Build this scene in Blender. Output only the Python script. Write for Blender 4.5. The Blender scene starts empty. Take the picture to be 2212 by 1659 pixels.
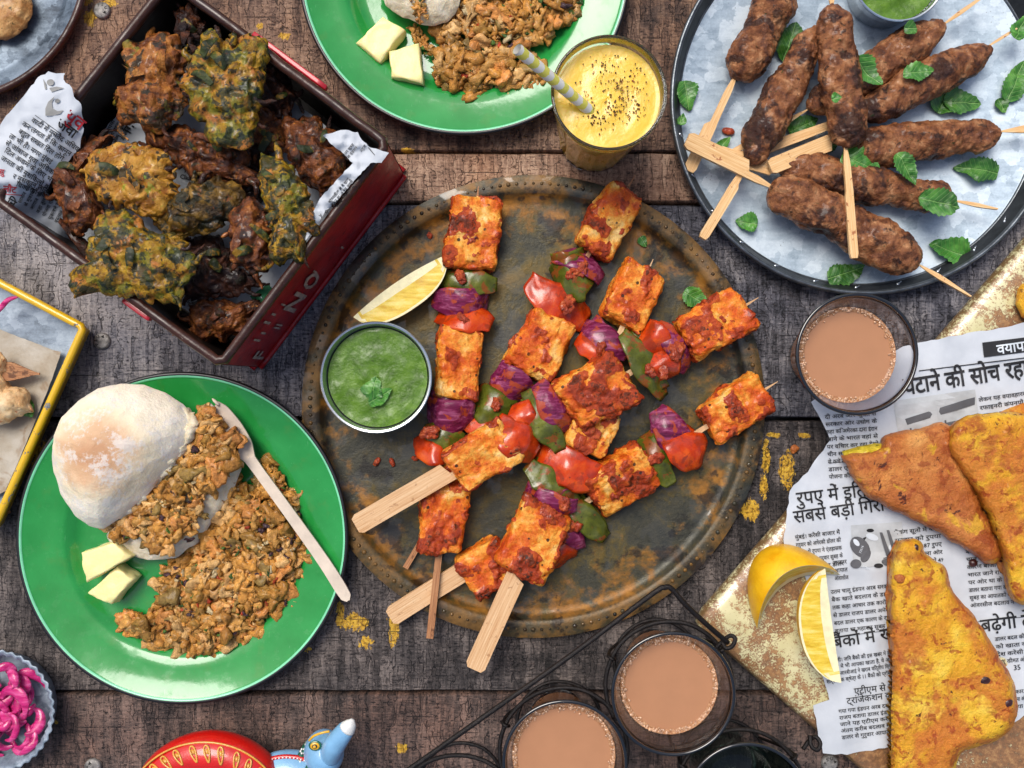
import bpy, bmesh, math, random
import numpy as np
from mathutils import Vector, Matrix, geometry
# ---------------------------------------------------------------- camera, light
S = 0.00034                       # metres per unit; one unit = one pixel of a 2212 x 1659 print at table level
H = 1941.0                        # camera height in units
CX, CY = 1106.0, 829.5
sc = bpy.context.scene
C = sc.collection
cam = bpy.data.cameras.new('camera'); camo = bpy.data.objects.new('camera', cam); C.objects.link(camo)
camo.location = (0, 0, H * S); cam.sensor_width = 36; cam.lens = 36 * H / 2212.0
cam.clip_start = 0.02; cam.clip_end = 50
sc.camera = camo
SUN_Z, SUN_AZ = 30.0, 122.0       # zenith distance, azimuth (deg from +x, counter clockwise)
world = bpy.data.worlds.new('World'); sc.world = world; world.use_nodes = True
wn = world.node_tree; bg = wn.nodes['Background']
sky = wn.nodes.new('ShaderNodeTexSky'); sky.sky_type = 'NISHITA'; sky.sun_disc = False
sky.sun_elevation = math.radians(90 - SUN_Z); sky.sun_rotation = math.radians(90 - SUN_AZ)
sky.dust_density = 4.0; sky.air_density = 1.0
wn.links.new(sky.outputs[0], bg.inputs[0]); bg.inputs[1].default_value = 0.09
sl = bpy.data.lights.new('sun', 'SUN'); so = bpy.data.objects.new('sun', sl); C.objects.link(so)
sl.energy = 1.5; sl.angle = math.radians(32); sl.color = (1.0, 0.965, 0.91)
zz, az = math.radians(SUN_Z), math.radians(SUN_AZ)
sd = Vector((math.sin(zz) * math.cos(az), math.sin(zz) * math.sin(az), math.cos(zz)))
so.rotation_euler = sd.to_track_quat('Z', 'Y').to_euler()
sc.view_settings.view_transform = 'Standard'; sc.view_settings.look = 'None'
sc.view_settings.exposure = 0.72; sc.view_settings.gamma = 1
sc.cycles.max_bounces = 10; sc.cycles.transmission_bounces = 8; sc.cycles.transparent_max_bounces = 8
sc.cycles.glossy_bounces = 4; sc.cycles.diffuse_bounces = 3; sc.cycles.sample_clamp_indirect = 6

# ---------------------------------------------------------------- helpers
def P(x, y, z=0.0):
    k = (H - z) / H
    return np.array([(x - CX) * k, (CY - y) * k, z])
def rng(seed): return np.random.RandomState(seed)
def _hash(ix, iy, iz, s):
    n = (ix * 374761393 + iy * 668265263 + iz * 2147483647 + s * 1274126177) & 0xFFFFFFFF
    n = ((n ^ (n >> 13)) * 1103515245) & 0xFFFFFFFF
    n = ((n ^ (n >> 15)) * 2246822519) & 0xFFFFFFFF
    return ((n ^ (n >> 16)) & 0xFFFF) / 32767.5 - 1.0
def noise(Q, s=0):
    """value noise in -1..1, Q (n,3)"""
    Q = np.asarray(Q, float); i = np.floor(Q).astype(np.int64); f = Q - i
    f = f * f * f * (f * (f * 6 - 15) + 10)
    r = 0
    for dx in (0, 1):
        wx = f[:, 0] if dx else 1 - f[:, 0]
        for dy in (0, 1):
            wy = f[:, 1] if dy else 1 - f[:, 1]
            for dz in (0, 1):
                wz = f[:, 2] if dz else 1 - f[:, 2]
                r = r + wx * wy * wz * _hash(i[:, 0] + dx, i[:, 1] + dy, i[:, 2] + dz, s)
    return r
def fbm(Q, s=0, o=4, g=0.5):
    a, t, r = 1.0, 0, 0
    Q = np.asarray(Q, float)
    for k in range(o):
        r = r + a * noise(Q * (2 ** k) + 17.3 * k, s + k); t += a; a *= g
    return r / t
def ridged(Q, s=0, o=3):
    a, t, r = 1.0, 0, 0
    for k in range(o):
        r = r + a * (1 - 2 * np.abs(noise(Q * (2 ** k) + 9.1 * k, s + k))); t += a; a *= .5
    return r / t

def mesh(name, V, F, mats, mi=None, col=None, smooth=True, sharp=None):
    V = np.asarray(V, float) * S
    me = bpy.data.meshes.new(name)
    me.from_pydata(V.tolist(), [], [list(map(int, f)) for f in F] if not isinstance(F, np.ndarray) else F.tolist())
    for m in (mats if isinstance(mats, (list, tuple)) else [mats]): me.materials.append(m)
    if mi is not None: me.polygons.foreach_set('material_index', np.asarray(mi, np.int32))
    if smooth: me.polygons.foreach_set('use_smooth', np.ones(len(me.polygons), bool))
    if col is not None:
        a = me.color_attributes.new('tint', 'FLOAT_COLOR', 'POINT')
        cc = np.ones((len(V), 4), np.float32); cc[:, :3] = col
        a.data.foreach_set('color', cc.ravel())
    me.update()
    if sharp: me.set_sharp_from_angle(angle=math.radians(sharp))
    return me
def obj(name, me, parent=None, loc=None, rot=None):
    o = bpy.data.objects.new(name, me); C.objects.link(o)
    if loc is not None: o.location = Vector(loc) * S
    if rot is not None: o.rotation_euler = rot
    if parent is not None: o.parent = parent
    return o
def tag(o, label=None, cat=None, group=None, kind=None):
    if label: o['label'] = label
    if cat: o['category'] = cat
    if group: o['group'] = group
    if kind: o['kind'] = kind
    return o
def thing(name, loc, label, cat, group=None):
    return tag(obj(name, None, None, loc), label, cat, group)
class Thing:
    """an Empty with parts given in world units"""
    def __init__(s, name, loc, label, cat, group=None):
        s.o = thing(name, loc, label, cat, group); s.c = np.asarray(loc, float)
    def part(s, name, V, F, mats, parent=None, **k):
        if isinstance(V, tuple):            # local frame: vertices, origin, axes
            V, a, R = V; o = obj(name, mesh(name, V, F, mats, **k), parent or s.o, np.asarray(a) - s.c)
            o.rotation_euler = Matrix(np.asarray(R).T.tolist()).to_euler(); return o
        return obj(name, mesh(name, np.asarray(V) - s.c, F, mats, **k), parent or s.o)
def single(name, V, F, mats, label, cat, group=None, base=None, **k):
    if isinstance(V, tuple):
        V, a, R = V; o = obj(name, mesh(name, V, F, mats, **k), None, a, Matrix(np.asarray(R).T.tolist()).to_euler()); return tag(o, label, cat, group)
    V = np.asarray(V, float)
    if base is None: base = np.array([V[:, 0].mean(), V[:, 1].mean(), V[:, 2].min()])
    return tag(obj(name, mesh(name, V - base, F, mats, **k), None, base), label, cat, group)

def join(parts):
    Vs, Fs, n = [], [], 0
    for V, F in parts:
        Vs.append(np.asarray(V)); Fs += [[i + n for i in f] for f in (F.tolist() if isinstance(F, np.ndarray) else F)]; n += len(V)
    return np.concatenate(Vs), Fs
def revolve(prof, n=96, flute=None):
    """profile (r,z) list; open ends with r=0 collapse"""
    prof = np.array(prof, float); m = len(prof)
    a = np.linspace(0, 2 * np.pi, n, endpoint=False)
    rr = prof[:, 0][:, None] * np.ones(n)[None]
    if flute is not None: rr = flute(rr, a[None], prof[:, 1][:, None])
    V = np.stack([rr * np.cos(a), rr * np.sin(a), prof[:, 1][:, None] * np.ones(n)[None]], -1).reshape(-1, 3)
    i, j = np.meshgrid(np.arange(m - 1), np.arange(n), indexing='ij')
    j2 = (j + 1) % n
    F = np.stack([i * n + j, i * n + j2, (i + 1) * n + j2, (i + 1) * n + j], -1).reshape(-1, 4)
    return V, F
def closed_rev(prof, n=96, flute=None):
    return revolve(list(prof) + [prof[0]], n, flute)
_ico = {}
def ico(k):
    if k not in _ico:
        bm = bmesh.new(); bmesh.ops.create_icosphere(bm, subdivisions=k, radius=1)
        _ico[k] = (np.array([v.co[:] for v in bm.verts]), np.array([[v.index for v in f.verts] for f in bm.faces])); bm.free()
    return _ico[k]
def rbox(lx, ly, lz, r, n=10):
    """rounded box centred at origin"""
    t = np.linspace(-1, 1, n + 1); V, F, b = [], [], 0
    half = np.array([lx, ly, lz]) / 2; inner = np.maximum(half - r, 0)
    for ax in range(3):
        for s in (-1, 1):
            u, v = np.meshgrid(t, t, indexing='ij')
            q = np.zeros((n + 1, n + 1, 3)); q[..., ax] = s; q[..., (ax + 1) % 3] = u; q[..., (ax + 2) % 3] = v
            V.append(q.reshape(-1, 3))
            i, j = np.meshgrid(np.arange(n), np.arange(n), indexing='ij')
            f = np.stack([i * (n + 1) + j, (i + 1) * (n + 1) + j, (i + 1) * (n + 1) + j + 1, i * (n + 1) + j + 1], -1).reshape(-1, 4) + b
            F.append(f if s > 0 else f[:, ::-1]); b += (n + 1) ** 2
    V = np.concatenate(V) * half
    c = np.clip(V, -inner, inner); d = V - c; L = np.linalg.norm(d, axis=1, keepdims=True)
    # spread: points on flat faces keep, corners rounded
    d = np.where(L > 1e-6, d / np.maximum(L, 1e-6) * r, 0)
    V = c + d
    key = {}; idx = np.empty(len(V), int); W = []
    for k_, p in enumerate(np.round(V, 3)):
        tpl = tuple(p)
        if tpl not in key: key[tpl] = len(W); W.append(V[k_])
        idx[k_] = key[tpl]
    F = idx[np.concatenate(F)]
    F = [list(dict.fromkeys(f)) for f in F.tolist()]
    return np.array(W), [f for f in F if len(f) > 2]
def tube(pts, r, n=10, closed=False, cap=True):
    pts = np.asarray(pts, float); m = len(pts)
    r = np.ones(m) * r if np.isscalar(r) else np.asarray(r, float)
    if closed: T = np.roll(pts, -1, 0) - np.roll(pts, 1, 0)
    else: T = np.gradient(pts, axis=0)
    T /= np.linalg.norm(T, axis=1, keepdims=True) + 1e-9
    up = np.array([0, 0, 1.0]) if abs(T[0][2]) < .9 else np.array([1.0, 0, 0])
    N = []; nrm = np.cross(T[0], up)
    for k in range(m):
        nrm = nrm - T[k] * nrm.dot(T[k]); nrm /= np.linalg.norm(nrm) + 1e-9; N.append(nrm)
    N = np.array(N); B = np.cross(T, N)
    a = np.linspace(0, 2 * np.pi, n, endpoint=False)
    V = (pts[:, None] + r[:, None, None] * (np.cos(a)[None, :, None] * N[:, None] + np.sin(a)[None, :, None] * B[:, None])).reshape(-1, 3)
    F = []
    for i in range(m if closed else m - 1):
        i2 = (i + 1) % m
        for j in range(n): F.append([i * n + j, i * n + (j + 1) % n, i2 * n + (j + 1) % n, i2 * n + j])
    if cap and not closed: F.append(list(range(n))[::-1]); F.append([(m - 1) * n + j for j in range(n)])
    return V, F
def smooth_path(p, k=8):
    p = np.asarray(p, float); out = []
    q = np.vstack([2 * p[0] - p[1], p, 2 * p[-1] - p[-2]])
    for i in range(1, len(q) - 2):
        for t in np.linspace(0, 1, k, endpoint=False):
            a, b, c, d = q[i - 1], q[i], q[i + 1], q[i + 2]
            out.append(.5 * (2 * b + (c - a) * t + (2 * a - 5 * b + 4 * c - d) * t * t + (3 * b - a - 3 * c + d) * t ** 3))
    out.append(p[-1]); return np.array(out)
def grid(nu, nv, wrap=False):
    i, j = np.meshgrid(np.arange(nu - 1), np.arange(nv if wrap else nv - 1), indexing='ij')
    j2 = (j + 1) % nv
    return np.stack([i * nv + j, (i + 1) * nv + j, (i + 1) * nv + j2, i * nv + j2], -1).reshape(-1, 4)
def rotz(V, a):
    c, s = math.cos(a), math.sin(a); V = np.asarray(V, float)
    return np.stack([V[:, 0] * c - V[:, 1] * s, V[:, 0] * s + V[:, 1] * c, V[:, 2]], -1)
def rotx(V, a):
    c, s = math.cos(a), math.sin(a)
    return np.stack([V[:, 0], V[:, 1] * c - V[:, 2] * s, V[:, 1] * s + V[:, 2] * c], -1)
def roty(V, a):
    c, s = math.cos(a), math.sin(a)
    return np.stack([V[:, 0] * c + V[:, 2] * s, V[:, 1], -V[:, 0] * s + V[:, 2] * c], -1)
def prism(out, z0, z1, bevel=0):
    out = np.asarray(out, float); n = len(out)
    a = 0.5 * np.sum(out[:, 0] * np.roll(out[:, 1], -1) - np.roll(out[:, 0], -1) * out[:, 1])
    if a < 0: out = out[::-1]
    V = np.concatenate([np.c_[out, np.full(n, z0)], np.c_[out, np.full(n, z1)]])
    F = [list(range(n))[::-1], list(range(n, 2 * n))] + [[i, (i + 1) % n, n + (i + 1) % n, n + i] for i in range(n)]
    return V, F
def sheet(poly, step, zf, jag=0, seed=0):
    """triangulated sheet inside an image-space polygon; returns image-space points (x,y) and faces"""
    poly = np.asarray(poly, float); r = rng(seed); edge = []
    for i in range(len(poly)):
        a, b = poly[i], poly[(i + 1) % len(poly)]; L = np.linalg.norm(b - a); k = max(1, int(L / step))
        nr = np.array([-(b - a)[1], (b - a)[0]]) / (L + 1e-9)
        for t in range(k): edge.append(a + (b - a) * t / k + nr * r.uniform(-jag, jag))
    edge = np.array(edge)
    x0, y0 = poly.min(0); x1, y1 = poly.max(0)
    gx, gy = np.meshgrid(np.arange(x0, x1, step), np.arange(y0, y1, step)); g = np.c_[gx.ravel(), gy.ravel()]
    g = g + r.uniform(-.2, .2, g.shape) * step
    ins = np.zeros(len(g), bool); ex, ey = edge[:, 0], edge[:, 1]; j = len(edge) - 1; dmin = np.full(len(g), 1e9)
    for i in range(len(edge)):
        c = ((ey[i] > g[:, 1]) != (ey[j] > g[:, 1])) & (g[:, 0] < (ex[j] - ex[i]) * (g[:, 1] - ey[i]) / (ey[j] - ey[i] + 1e-12) + ex[i])
        ins ^= c; j = i
        dmin = np.minimum(dmin, np.hypot(g[:, 0] - ex[i], g[:, 1] - ey[i]))
    g = g[ins & (dmin > step * .6)]
    pts = np.vstack([edge, g]); n = len(edge)
    r_ = geometry.delaunay_2d_cdt([Vector(p) for p in pts], [(i, (i + 1) % n) for i in range(n)], [], 1, 1e-4)
    Q = np.array([v[:] for v in r_[0]]); F = [list(f) for f in r_[2]]
    return Q, F
def sheet3(poly, step, zf, jag=0, seed=0):
    Q, F = sheet(poly, step, zf, jag, seed); z = zf(Q[:, 0], Q[:, 1])
    k = (H - z) / H
    V = np.stack([(Q[:, 0] - CX) * k, (CY - Q[:, 1]) * k, z], -1)
    # upward facing
    a, b, c = V[F[0][0]], V[F[0][1]], V[F[0][2]]
    if np.cross(b - a, c - a)[2] < 0: F = [f[::-1] for f in F]
    return V, F

# ---------------------------------------------------------------- materials
def hx(h, k=1.0):
    h = h.lstrip('#'); o = []
    for i in (0, 2, 4):
        c = int(h[i:i + 2], 16) / 255; o.append((c / 12.92 if c <= .04045 else ((c + .055) / 1.055) ** 2.4) * k)
    return (*o, 1.0)
class Mat:
    def __init__(s, name, rough=.5, metal=0, spec=None, ior=None, rand=True, **k):
        s.m = bpy.data.materials.new(name); s.m.use_nodes = True; s.nt = s.m.node_tree
        s.b = s.nt.nodes['Principled BSDF']; s.set('Roughness', rough); s.set('Metallic', metal)
        if ior: s.set('IOR', ior)
        tc = s.nt.nodes.new('ShaderNodeTexCoord')
        v = s.vm('SCALE', tc.outputs['Object'], scale=1 / (S * 100))
        s.raw = v
        if rand:
            oi = s.nt.nodes.new('ShaderNodeObjectInfo')
            r = s.math('MULTIPLY', oi.outputs['Random'], 37.0); s.rnd = oi.outputs['Random']
            v = s.vm('ADD', v, s.comb(r, r, r))
        s.v = v
    def L(s, a, b): s.nt.links.new(a, b)
    def set(s, k, v):
        i = s.b.inputs[k]
        if hasattr(v, 'node'): s.L(v, i)
        else: i.default_value = v
        return s
    def _in(s, sock, v):
        if hasattr(v, 'node'): s.L(v, sock)
        else: sock.default_value = v
    def comb(s, x, y, z):
        n = s.nt.nodes.new('ShaderNodeCombineXYZ')
        for i, q in enumerate((x, y, z)): s._in(n.inputs[i], q)
        return n.outputs[0]
    def sep(s, v):
        n = s.nt.nodes.new('ShaderNodeSeparateXYZ'); s.L(v, n.inputs[0]); return n.outputs
    def vm(s, op, a, b=None, scale=None):
        n = s.nt.nodes.new('ShaderNodeVectorMath'); n.operation = op; s._in(n.inputs[0], a)
        if b is not None: s._in(n.inputs[1], b)
        if scale is not None: n.inputs[3].default_value = scale
        return n.outputs['Value'] if op in ('LENGTH', 'DOT_PRODUCT', 'DISTANCE') else n.outputs[0]
    def math(s, op, a, b=None, c=None, clamp=False):
        n = s.nt.nodes.new('ShaderNodeMath'); n.operation = op; n.use_clamp = clamp
        for i, q in enumerate((a, b, c)):
            if q is not None: s._in(n.inputs[i], q)
        return n.outputs[0]
    def noise(s, scale, detail=3, rough=.55, dist=0, vec=None, stretch=None, off=None):
        n = s.nt.nodes.new('ShaderNodeTexNoise'); v = vec if vec is not None else s.v
        if off: v = s.vm('ADD', v, (off, off * 1.7, off * .6))
        if stretch: v = s.vm('MULTIPLY', v, stretch)
        s.L(v, n.inputs['Vector']); n.inputs['Scale'].default_value = scale; n.inputs['Detail'].default_value = detail
        n.inputs['Roughness'].default_value = rough; n.inputs['Distortion'].default_value = dist
        return n.outputs['Fac']
    def voro(s, scale, feat='F1', vec=None, out='Distance', rand=1.0, stretch=None):
        n = s.nt.nodes.new('ShaderNodeTexVoronoi'); n.feature = feat; v = vec if vec is not None else s.v
        if stretch: v = s.vm('MULTIPLY', v, stretch)
        s.L(v, n.inputs['Vector']); n.inputs['Scale'].default_value = scale; n.inputs['Randomness'].default_value = rand
        return n.outputs[out]
    def step(s, f, a, b):
        n = s.nt.nodes.new('ShaderNodeMapRange'); n.interpolation_type = 'SMOOTHSTEP'
        s._in(n.inputs[0], f); n.inputs[1].default_value = a; n.inputs[2].default_value = b
        n.inputs[3].default_value = 0; n.inputs[4].default_value = 1
        if a > b:
            n.inputs[1].default_value = b; n.inputs[2].default_value = a; n.inputs[3].default_value = 1; n.inputs[4].default_value = 0
        return n.outputs[0]
    def ramp(s, f, stops):
        n = s.nt.nodes.new('ShaderNodeValToRGB'); e = n.color_ramp.elements
        while len(e) < len(stops): e.new(.5)
        for q, (p, c) in zip(e, stops): q.position = p; q.color = hx(c) if isinstance(c, str) else c
        s.L(f, n.inputs[0]); return n.outputs[0]
    def mix(s, f, a, b, mode='MIX'):
        n = s.nt.nodes.new('ShaderNodeMix'); n.data_type = 'RGBA'; n.blend_type = mode; n.clamp_factor = True
        s._in(n.inputs[0], f)
        s._in(n.inputs[6], hx(a) if isinstance(a, str) else a); s._in(n.inputs[7], hx(b) if isinstance(b, str) else b)
        return n.outputs[2]
    def attr(s, name='tint'):
        n = s.nt.nodes.new('ShaderNodeAttribute'); n.attribute_name = name; return n.outputs['Color']
    def bump(s, h, dist=.5, strength=1.0):
        n = s.nt.nodes.new('ShaderNodeBump'); n.inputs['Distance'].default_value = dist * S; n.inputs['Strength'].default_value = strength
        s.L(h, n.inputs['Height'])
        if s.b.inputs['Normal'].is_linked: s.L(s.b.inputs['Normal'].links[0].from_socket, n.inputs['Normal'])
        s.L(n.outputs[0], s.b.inputs['Normal']); return s
    def col(s, c): s.set('Base Color', hx(c) if isinstance(c, str) else c); return s

def plain(name, c, rough=.5, metal=0, var=.12, sc_=3, bump=0, coat=0, sss=0):
    m = Mat(name, rough, metal)
    n = m.noise(sc_, 4)
    c = hx(c) if isinstance(c, str) else c
    d = tuple(q * (1 - 2 * var) for q in c[:3]) + (1,); l = tuple(min(1, q * (1 + var)) for q in c[:3]) + (1,)
    m.set('Base Color', m.ramp(n, [(.3, d), (.7, l)]))
    if bump: m.bump(m.noise(sc_ * 6, 5), bump)
    if coat: m.set('Coat Weight', coat); m.set('Coat Roughness', .06)
    if sss: m.set('Subsurface Weight', sss); m.set('Subsurface Scale', .004)
    return m.m

def wood_mat(name, dark, mid, light, wash, wash_amt, yellow=(), seed=0.0, contrast=1.0, lightpatch=()):
    m = Mat(name, .6, rand=False)
    v = m.vm('ADD', m.raw, (seed, seed * 2.3, 0))
    X, Y, Z = m.sep(v)
    big = m.noise(.5, 3, .6, vec=v); med = m.noise(1.6, 4, .6, vec=v, off=4)
    def bands(sx, wob, o):
        """saw marks: upright bands of uneven width, each with its own offset"""
        q = m.math('ADD', m.math('MULTIPLY', X, sx), m.math('MULTIPLY', m.noise(1.0, 3, .6, vec=v, stretch=(1.6, .9, 1), off=o), wob))
        c_ = m.math('FLOOR', q); w_ = m.nt.nodes.new('ShaderNodeTexWhiteNoise'); w_.noise_dimensions = '1D'; m.L(m.math('ADD', c_, seed + o), w_.inputs['W'])
        f_ = m.math('FRACT', q); e_ = m.math('MINIMUM', f_, m.math('SUBTRACT', 1, f_)); return w_.outputs['Value'], e_
    r1, e1 = bands(4.2, 5.0, 1.0); r2, e2 = bands(11.0, 9.0, 7.0)
    saw = m.noise(1.0, 5, .8, vec=v, stretch=(9, .55, 1), dist=.1)
    vc = m.comb(m.math('MULTIPLY', X, 5.5), m.math('ADD', m.math('MULTIPLY', Y, 24), m.math('MULTIPLY', r2, 40)), m.math('MULTIPLY', r1, 5))
    dash = m.noise(1.0, 4, .7, vec=vc); grain = m.noise(1.0, 5, .75, vec=v, stretch=(1.0, 20, 1), dist=.5, off=7)
    fleck = m.noise(14, 3, .8, vec=v, off=17)
    t = m.math('MULTIPLY', saw, .34)
    for a_, k_ in ((dash, .26), (grain, .16), (med, .20), (fleck, .14)): t = m.math('ADD', t, m.math('MULTIPLY', a_, k_))
    t = m.math('ADD', t, m.math('MULTIPLY', m.math('SUBTRACT', r1, .5), .05)); t = m.math('ADD', t, m.math('MULTIPLY', m.math('SUBTRACT', r2, .5), .05))
    t = m.math('SUBTRACT', t, .05)
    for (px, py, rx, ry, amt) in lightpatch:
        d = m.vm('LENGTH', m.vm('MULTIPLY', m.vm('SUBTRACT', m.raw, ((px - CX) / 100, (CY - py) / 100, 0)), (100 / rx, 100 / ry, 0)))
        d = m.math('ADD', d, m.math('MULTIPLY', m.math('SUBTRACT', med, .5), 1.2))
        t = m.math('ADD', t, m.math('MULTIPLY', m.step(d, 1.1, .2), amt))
    w = .085 / contrast
    c = m.ramp(t, [(.5 - w * 1.35, dark), (.5 - w * .2, mid), (.5 + w * 1.3, light)])
    c2 = m.mix(1.0, c, wash, 'SOFT_LIGHT')
    c = m.mix(m.math('MULTIPLY', m.step(big, .38, .62), wash_amt), c, c2)
    # gaps between saw bands, cracks along the grain, pits and old dark stains
    gap = m.math('MULTIPLY', m.step(e2, .10, .0), m.step(m.noise(1.0, 3, .6, vec=v, stretch=(5, 1.5, 1), off=3), .5, .6))
    gap = m.math('MAXIMUM', gap, m.math('MULTIPLY', m.step(e1, .045, .0), m.step(saw, .55, .45)))
    crk = m.step(dash, .40, .33); cr = m.step(m.noise(1.0, 3, .5, vec=v, stretch=(.8, 26, 1), off=13), .33, .27)
    hole = m.math('MAXIMUM', m.math('MULTIPLY', crk, .55), m.math('MAXIMUM', m.math('MULTIPLY', gap, .75), m.math('MULTIPLY', cr, .8)))
    c = m.mix(hole, c, '#131012')
    pit = m.step(m.noise(4, 3, .6, vec=v, off=21), .32, .26)
    c = m.mix(m.math('MULTIPLY', pit, .75), c, '#17120f')
    c = m.mix(m.math('MULTIPLY', m.step(m.noise(.8, 4, .6, vec=v, off=30), .54, .66), .5), c, '#1b1718')
    if yellow:
        tot = None
        for (px, py, rx, ry) in yellow:
            d = m.vm('LENGTH', m.vm('MULTIPLY', m.vm('SUBTRACT', m.raw, ((px - CX) / 100, (CY - py) / 100, 0)), (100 / rx, 100 / ry, 0)))
            k = m.step(d, 1.5, .2); tot = k if tot is None else m.math('MAXIMUM', tot, k)
        e = m.noise(4.5, 6, .75, vec=v, dist=.6); e3 = m.noise(1, 4, .6, vec=v, stretch=(16, 5, 1), off=5)
        q = m.math('ADD', m.math('MULTIPLY', tot, .38), m.math('ADD', m.math('MULTIPLY', e, .75), m.math('MULTIPLY', e3, .45)))
        k = m.math('MULTIPLY', m.step(q, .86, .90), m.step(tot, .02, .1)); k = m.math('MULTIPLY', k, m.math('SUBTRACT', 1, m.math('MULTIPLY', hole, .8)))
        yc = m.ramp(m.noise(14, 4, .6, vec=v, off=2), [(.32, '#6e5316'), (.45, '#c39222'), (.65, '#e3b83a')])
        c = m.mix(m.math('MULTIPLY', k, .92), c, yc)
    m.set('Base Color', c)
    m.set('Roughness', m.step(m.math('MULTIPLY', t, 1), .9, .2))
    m.set('Roughness', .62); m.set('Specular IOR Level', .45)
    hgt = m.math('ADD', m.math('MULTIPLY', saw, .5), m.math('ADD', m.math('MULTIPLY', dash, .3), m.math('MULTIPLY', grain, .3)))
    hgt = m.math('SUBTRACT', hgt, m.math('MULTIPLY', m.math('MAXIMUM', hole, pit), .5))
    m.bump(hgt, 7.0, 1.0)
    return m.m

def enamel_green():
    m = Mat('green_enamel', .28, ior=1.6)
    m.set('Base Color', m.ramp(m.noise(1.4, 4), [(.3, '#1e8236'), (.7, '#2b9345')]))
    m.set('Coat Weight', .35); m.set('Coat IOR', 1.5); m.set('IOR', 1.5)
    m.set('Roughness', m.math('ADD', m.math('MULTIPLY', m.step(m.noise(2.2, 5, .7, off=9), .55, .7), .22), .10))
    m.bump(m.noise(1.8, 3), 1.0, .5)
    sc1 = m.step(m.noise(1, 3, .6, stretch=(40, 2.5, 1), off=6), .70, .74); sc2 = m.step(m.noise(26, 3, .7, off=12), .70, .74); gr = m.step(m.noise(2.0, 4, .6, off=33), .56, .68)
    bc = m.b.inputs['Base Color'].links[0].from_socket; bc = m.mix(m.math('MULTIPLY', m.math('MAXIMUM', sc1, sc2), .45), bc, '#7cc48e'); m.set('Base Color', m.mix(m.math('MULTIPLY', gr, .16), bc, '#5f7a30'))
    # specks and grease smears change the gloss only
    m.set('Coat Roughness', m.math('ADD', m.math('MULTIPLY', m.step(m.noise(3, 5, .6, off=3), .5, .7), .35), .07))
    return m.m
def galvanised(name, c1, c2, c3, rough=.42, metal=.55):
    m = Mat(name, rough, metal)
    vn = m.voro(3.6, out='Color', vec=m.vm('ADD', m.v, m.vm('SCALE', m.comb(m.noise(5, 3), m.noise(5, 3, off=3), 0.0), scale=.35)), stretch=(1, 1, .1)); vv = m.sep(vn)[0]
    big = m.noise(1.1, 4, .6); fine = m.noise(22, 3, .7); streak = m.noise(1, 3, .6, stretch=(2.5, 9, 1), off=4)
    t = m.math('ADD', m.math('MULTIPLY', vv, .15), m.math('ADD', m.math('MULTIPLY', big, .42), m.math('ADD', m.math('MULTIPLY', fine, .18), m.math('MULTIPLY', streak, .25))))
    c = m.ramp(t, [(.36, c1), (.46, c2), (.6, c3)])
    sp = m.step(m.voro(9), .13, .09); k = m.math('MULTIPLY', sp, m.step(m.noise(2.4, 2), .5, .6))
    c = m.mix(m.math('MULTIPLY', k, .5), c, '#4a5054')
    m.set('Base Color', c); m.set('Roughness', m.math('ADD', m.math('MULTIPLY', t, .35), rough - .17)); m.bump(t, 1.2, .4)
    return m.m
def thali_mat():
    m = Mat('aged_brass', .38, .2)
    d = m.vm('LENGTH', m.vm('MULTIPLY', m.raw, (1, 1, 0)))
    n1 = m.noise(1.1, 5, .65, dist=.3); n2 = m.noise(2.6, 4, .6, off=6); n3 = m.noise(14, 4, .75, off=11)
    base = m.ramp(m.math('ADD', m.math('MULTIPLY', n1, .8), m.math('MULTIPLY', n3, .2)), [(.36, '#2c2d26'), (.47, '#3d3b2e'), (.55, '#534826'), (.68, '#6e5720')])
    rimw = m.step(d, 2.6, 4.4); band = m.step(d, 4.52, 4.58)      # old tarnish towards the rim, with shade of the wall painted into it
    orange = m.ramp(n2, [(.4, '#70461a'), (.6, '#99641f'), (.75, '#b07e34')])
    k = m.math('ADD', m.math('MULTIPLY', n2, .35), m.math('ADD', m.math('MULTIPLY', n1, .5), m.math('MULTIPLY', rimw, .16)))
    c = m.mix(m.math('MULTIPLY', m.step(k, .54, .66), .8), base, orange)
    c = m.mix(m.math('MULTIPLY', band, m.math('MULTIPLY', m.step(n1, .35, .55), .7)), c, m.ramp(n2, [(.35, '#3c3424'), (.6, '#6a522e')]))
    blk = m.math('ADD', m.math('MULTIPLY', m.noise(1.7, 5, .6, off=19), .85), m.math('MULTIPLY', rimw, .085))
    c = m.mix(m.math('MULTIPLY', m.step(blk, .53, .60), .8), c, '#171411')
    m.set('Base Color', c)
    wet = m.step(m.noise(1.6, 2, .5, off=41), .56, .60)
    m.set('Specular IOR Level', .35); m.set('Coat Weight', m.math('MULTIPLY', wet, .7)); m.set('Coat Roughness', .03)
    m.set('Roughness', m.ramp(n2, [(.3, (.28,) * 3 + (1,)), (.7, (.55,) * 3 + (1,))]))
    m.bump(n3, 1.5, .5); m.bump(n1, 4, .5)
    return m.m
GL = .55
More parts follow.
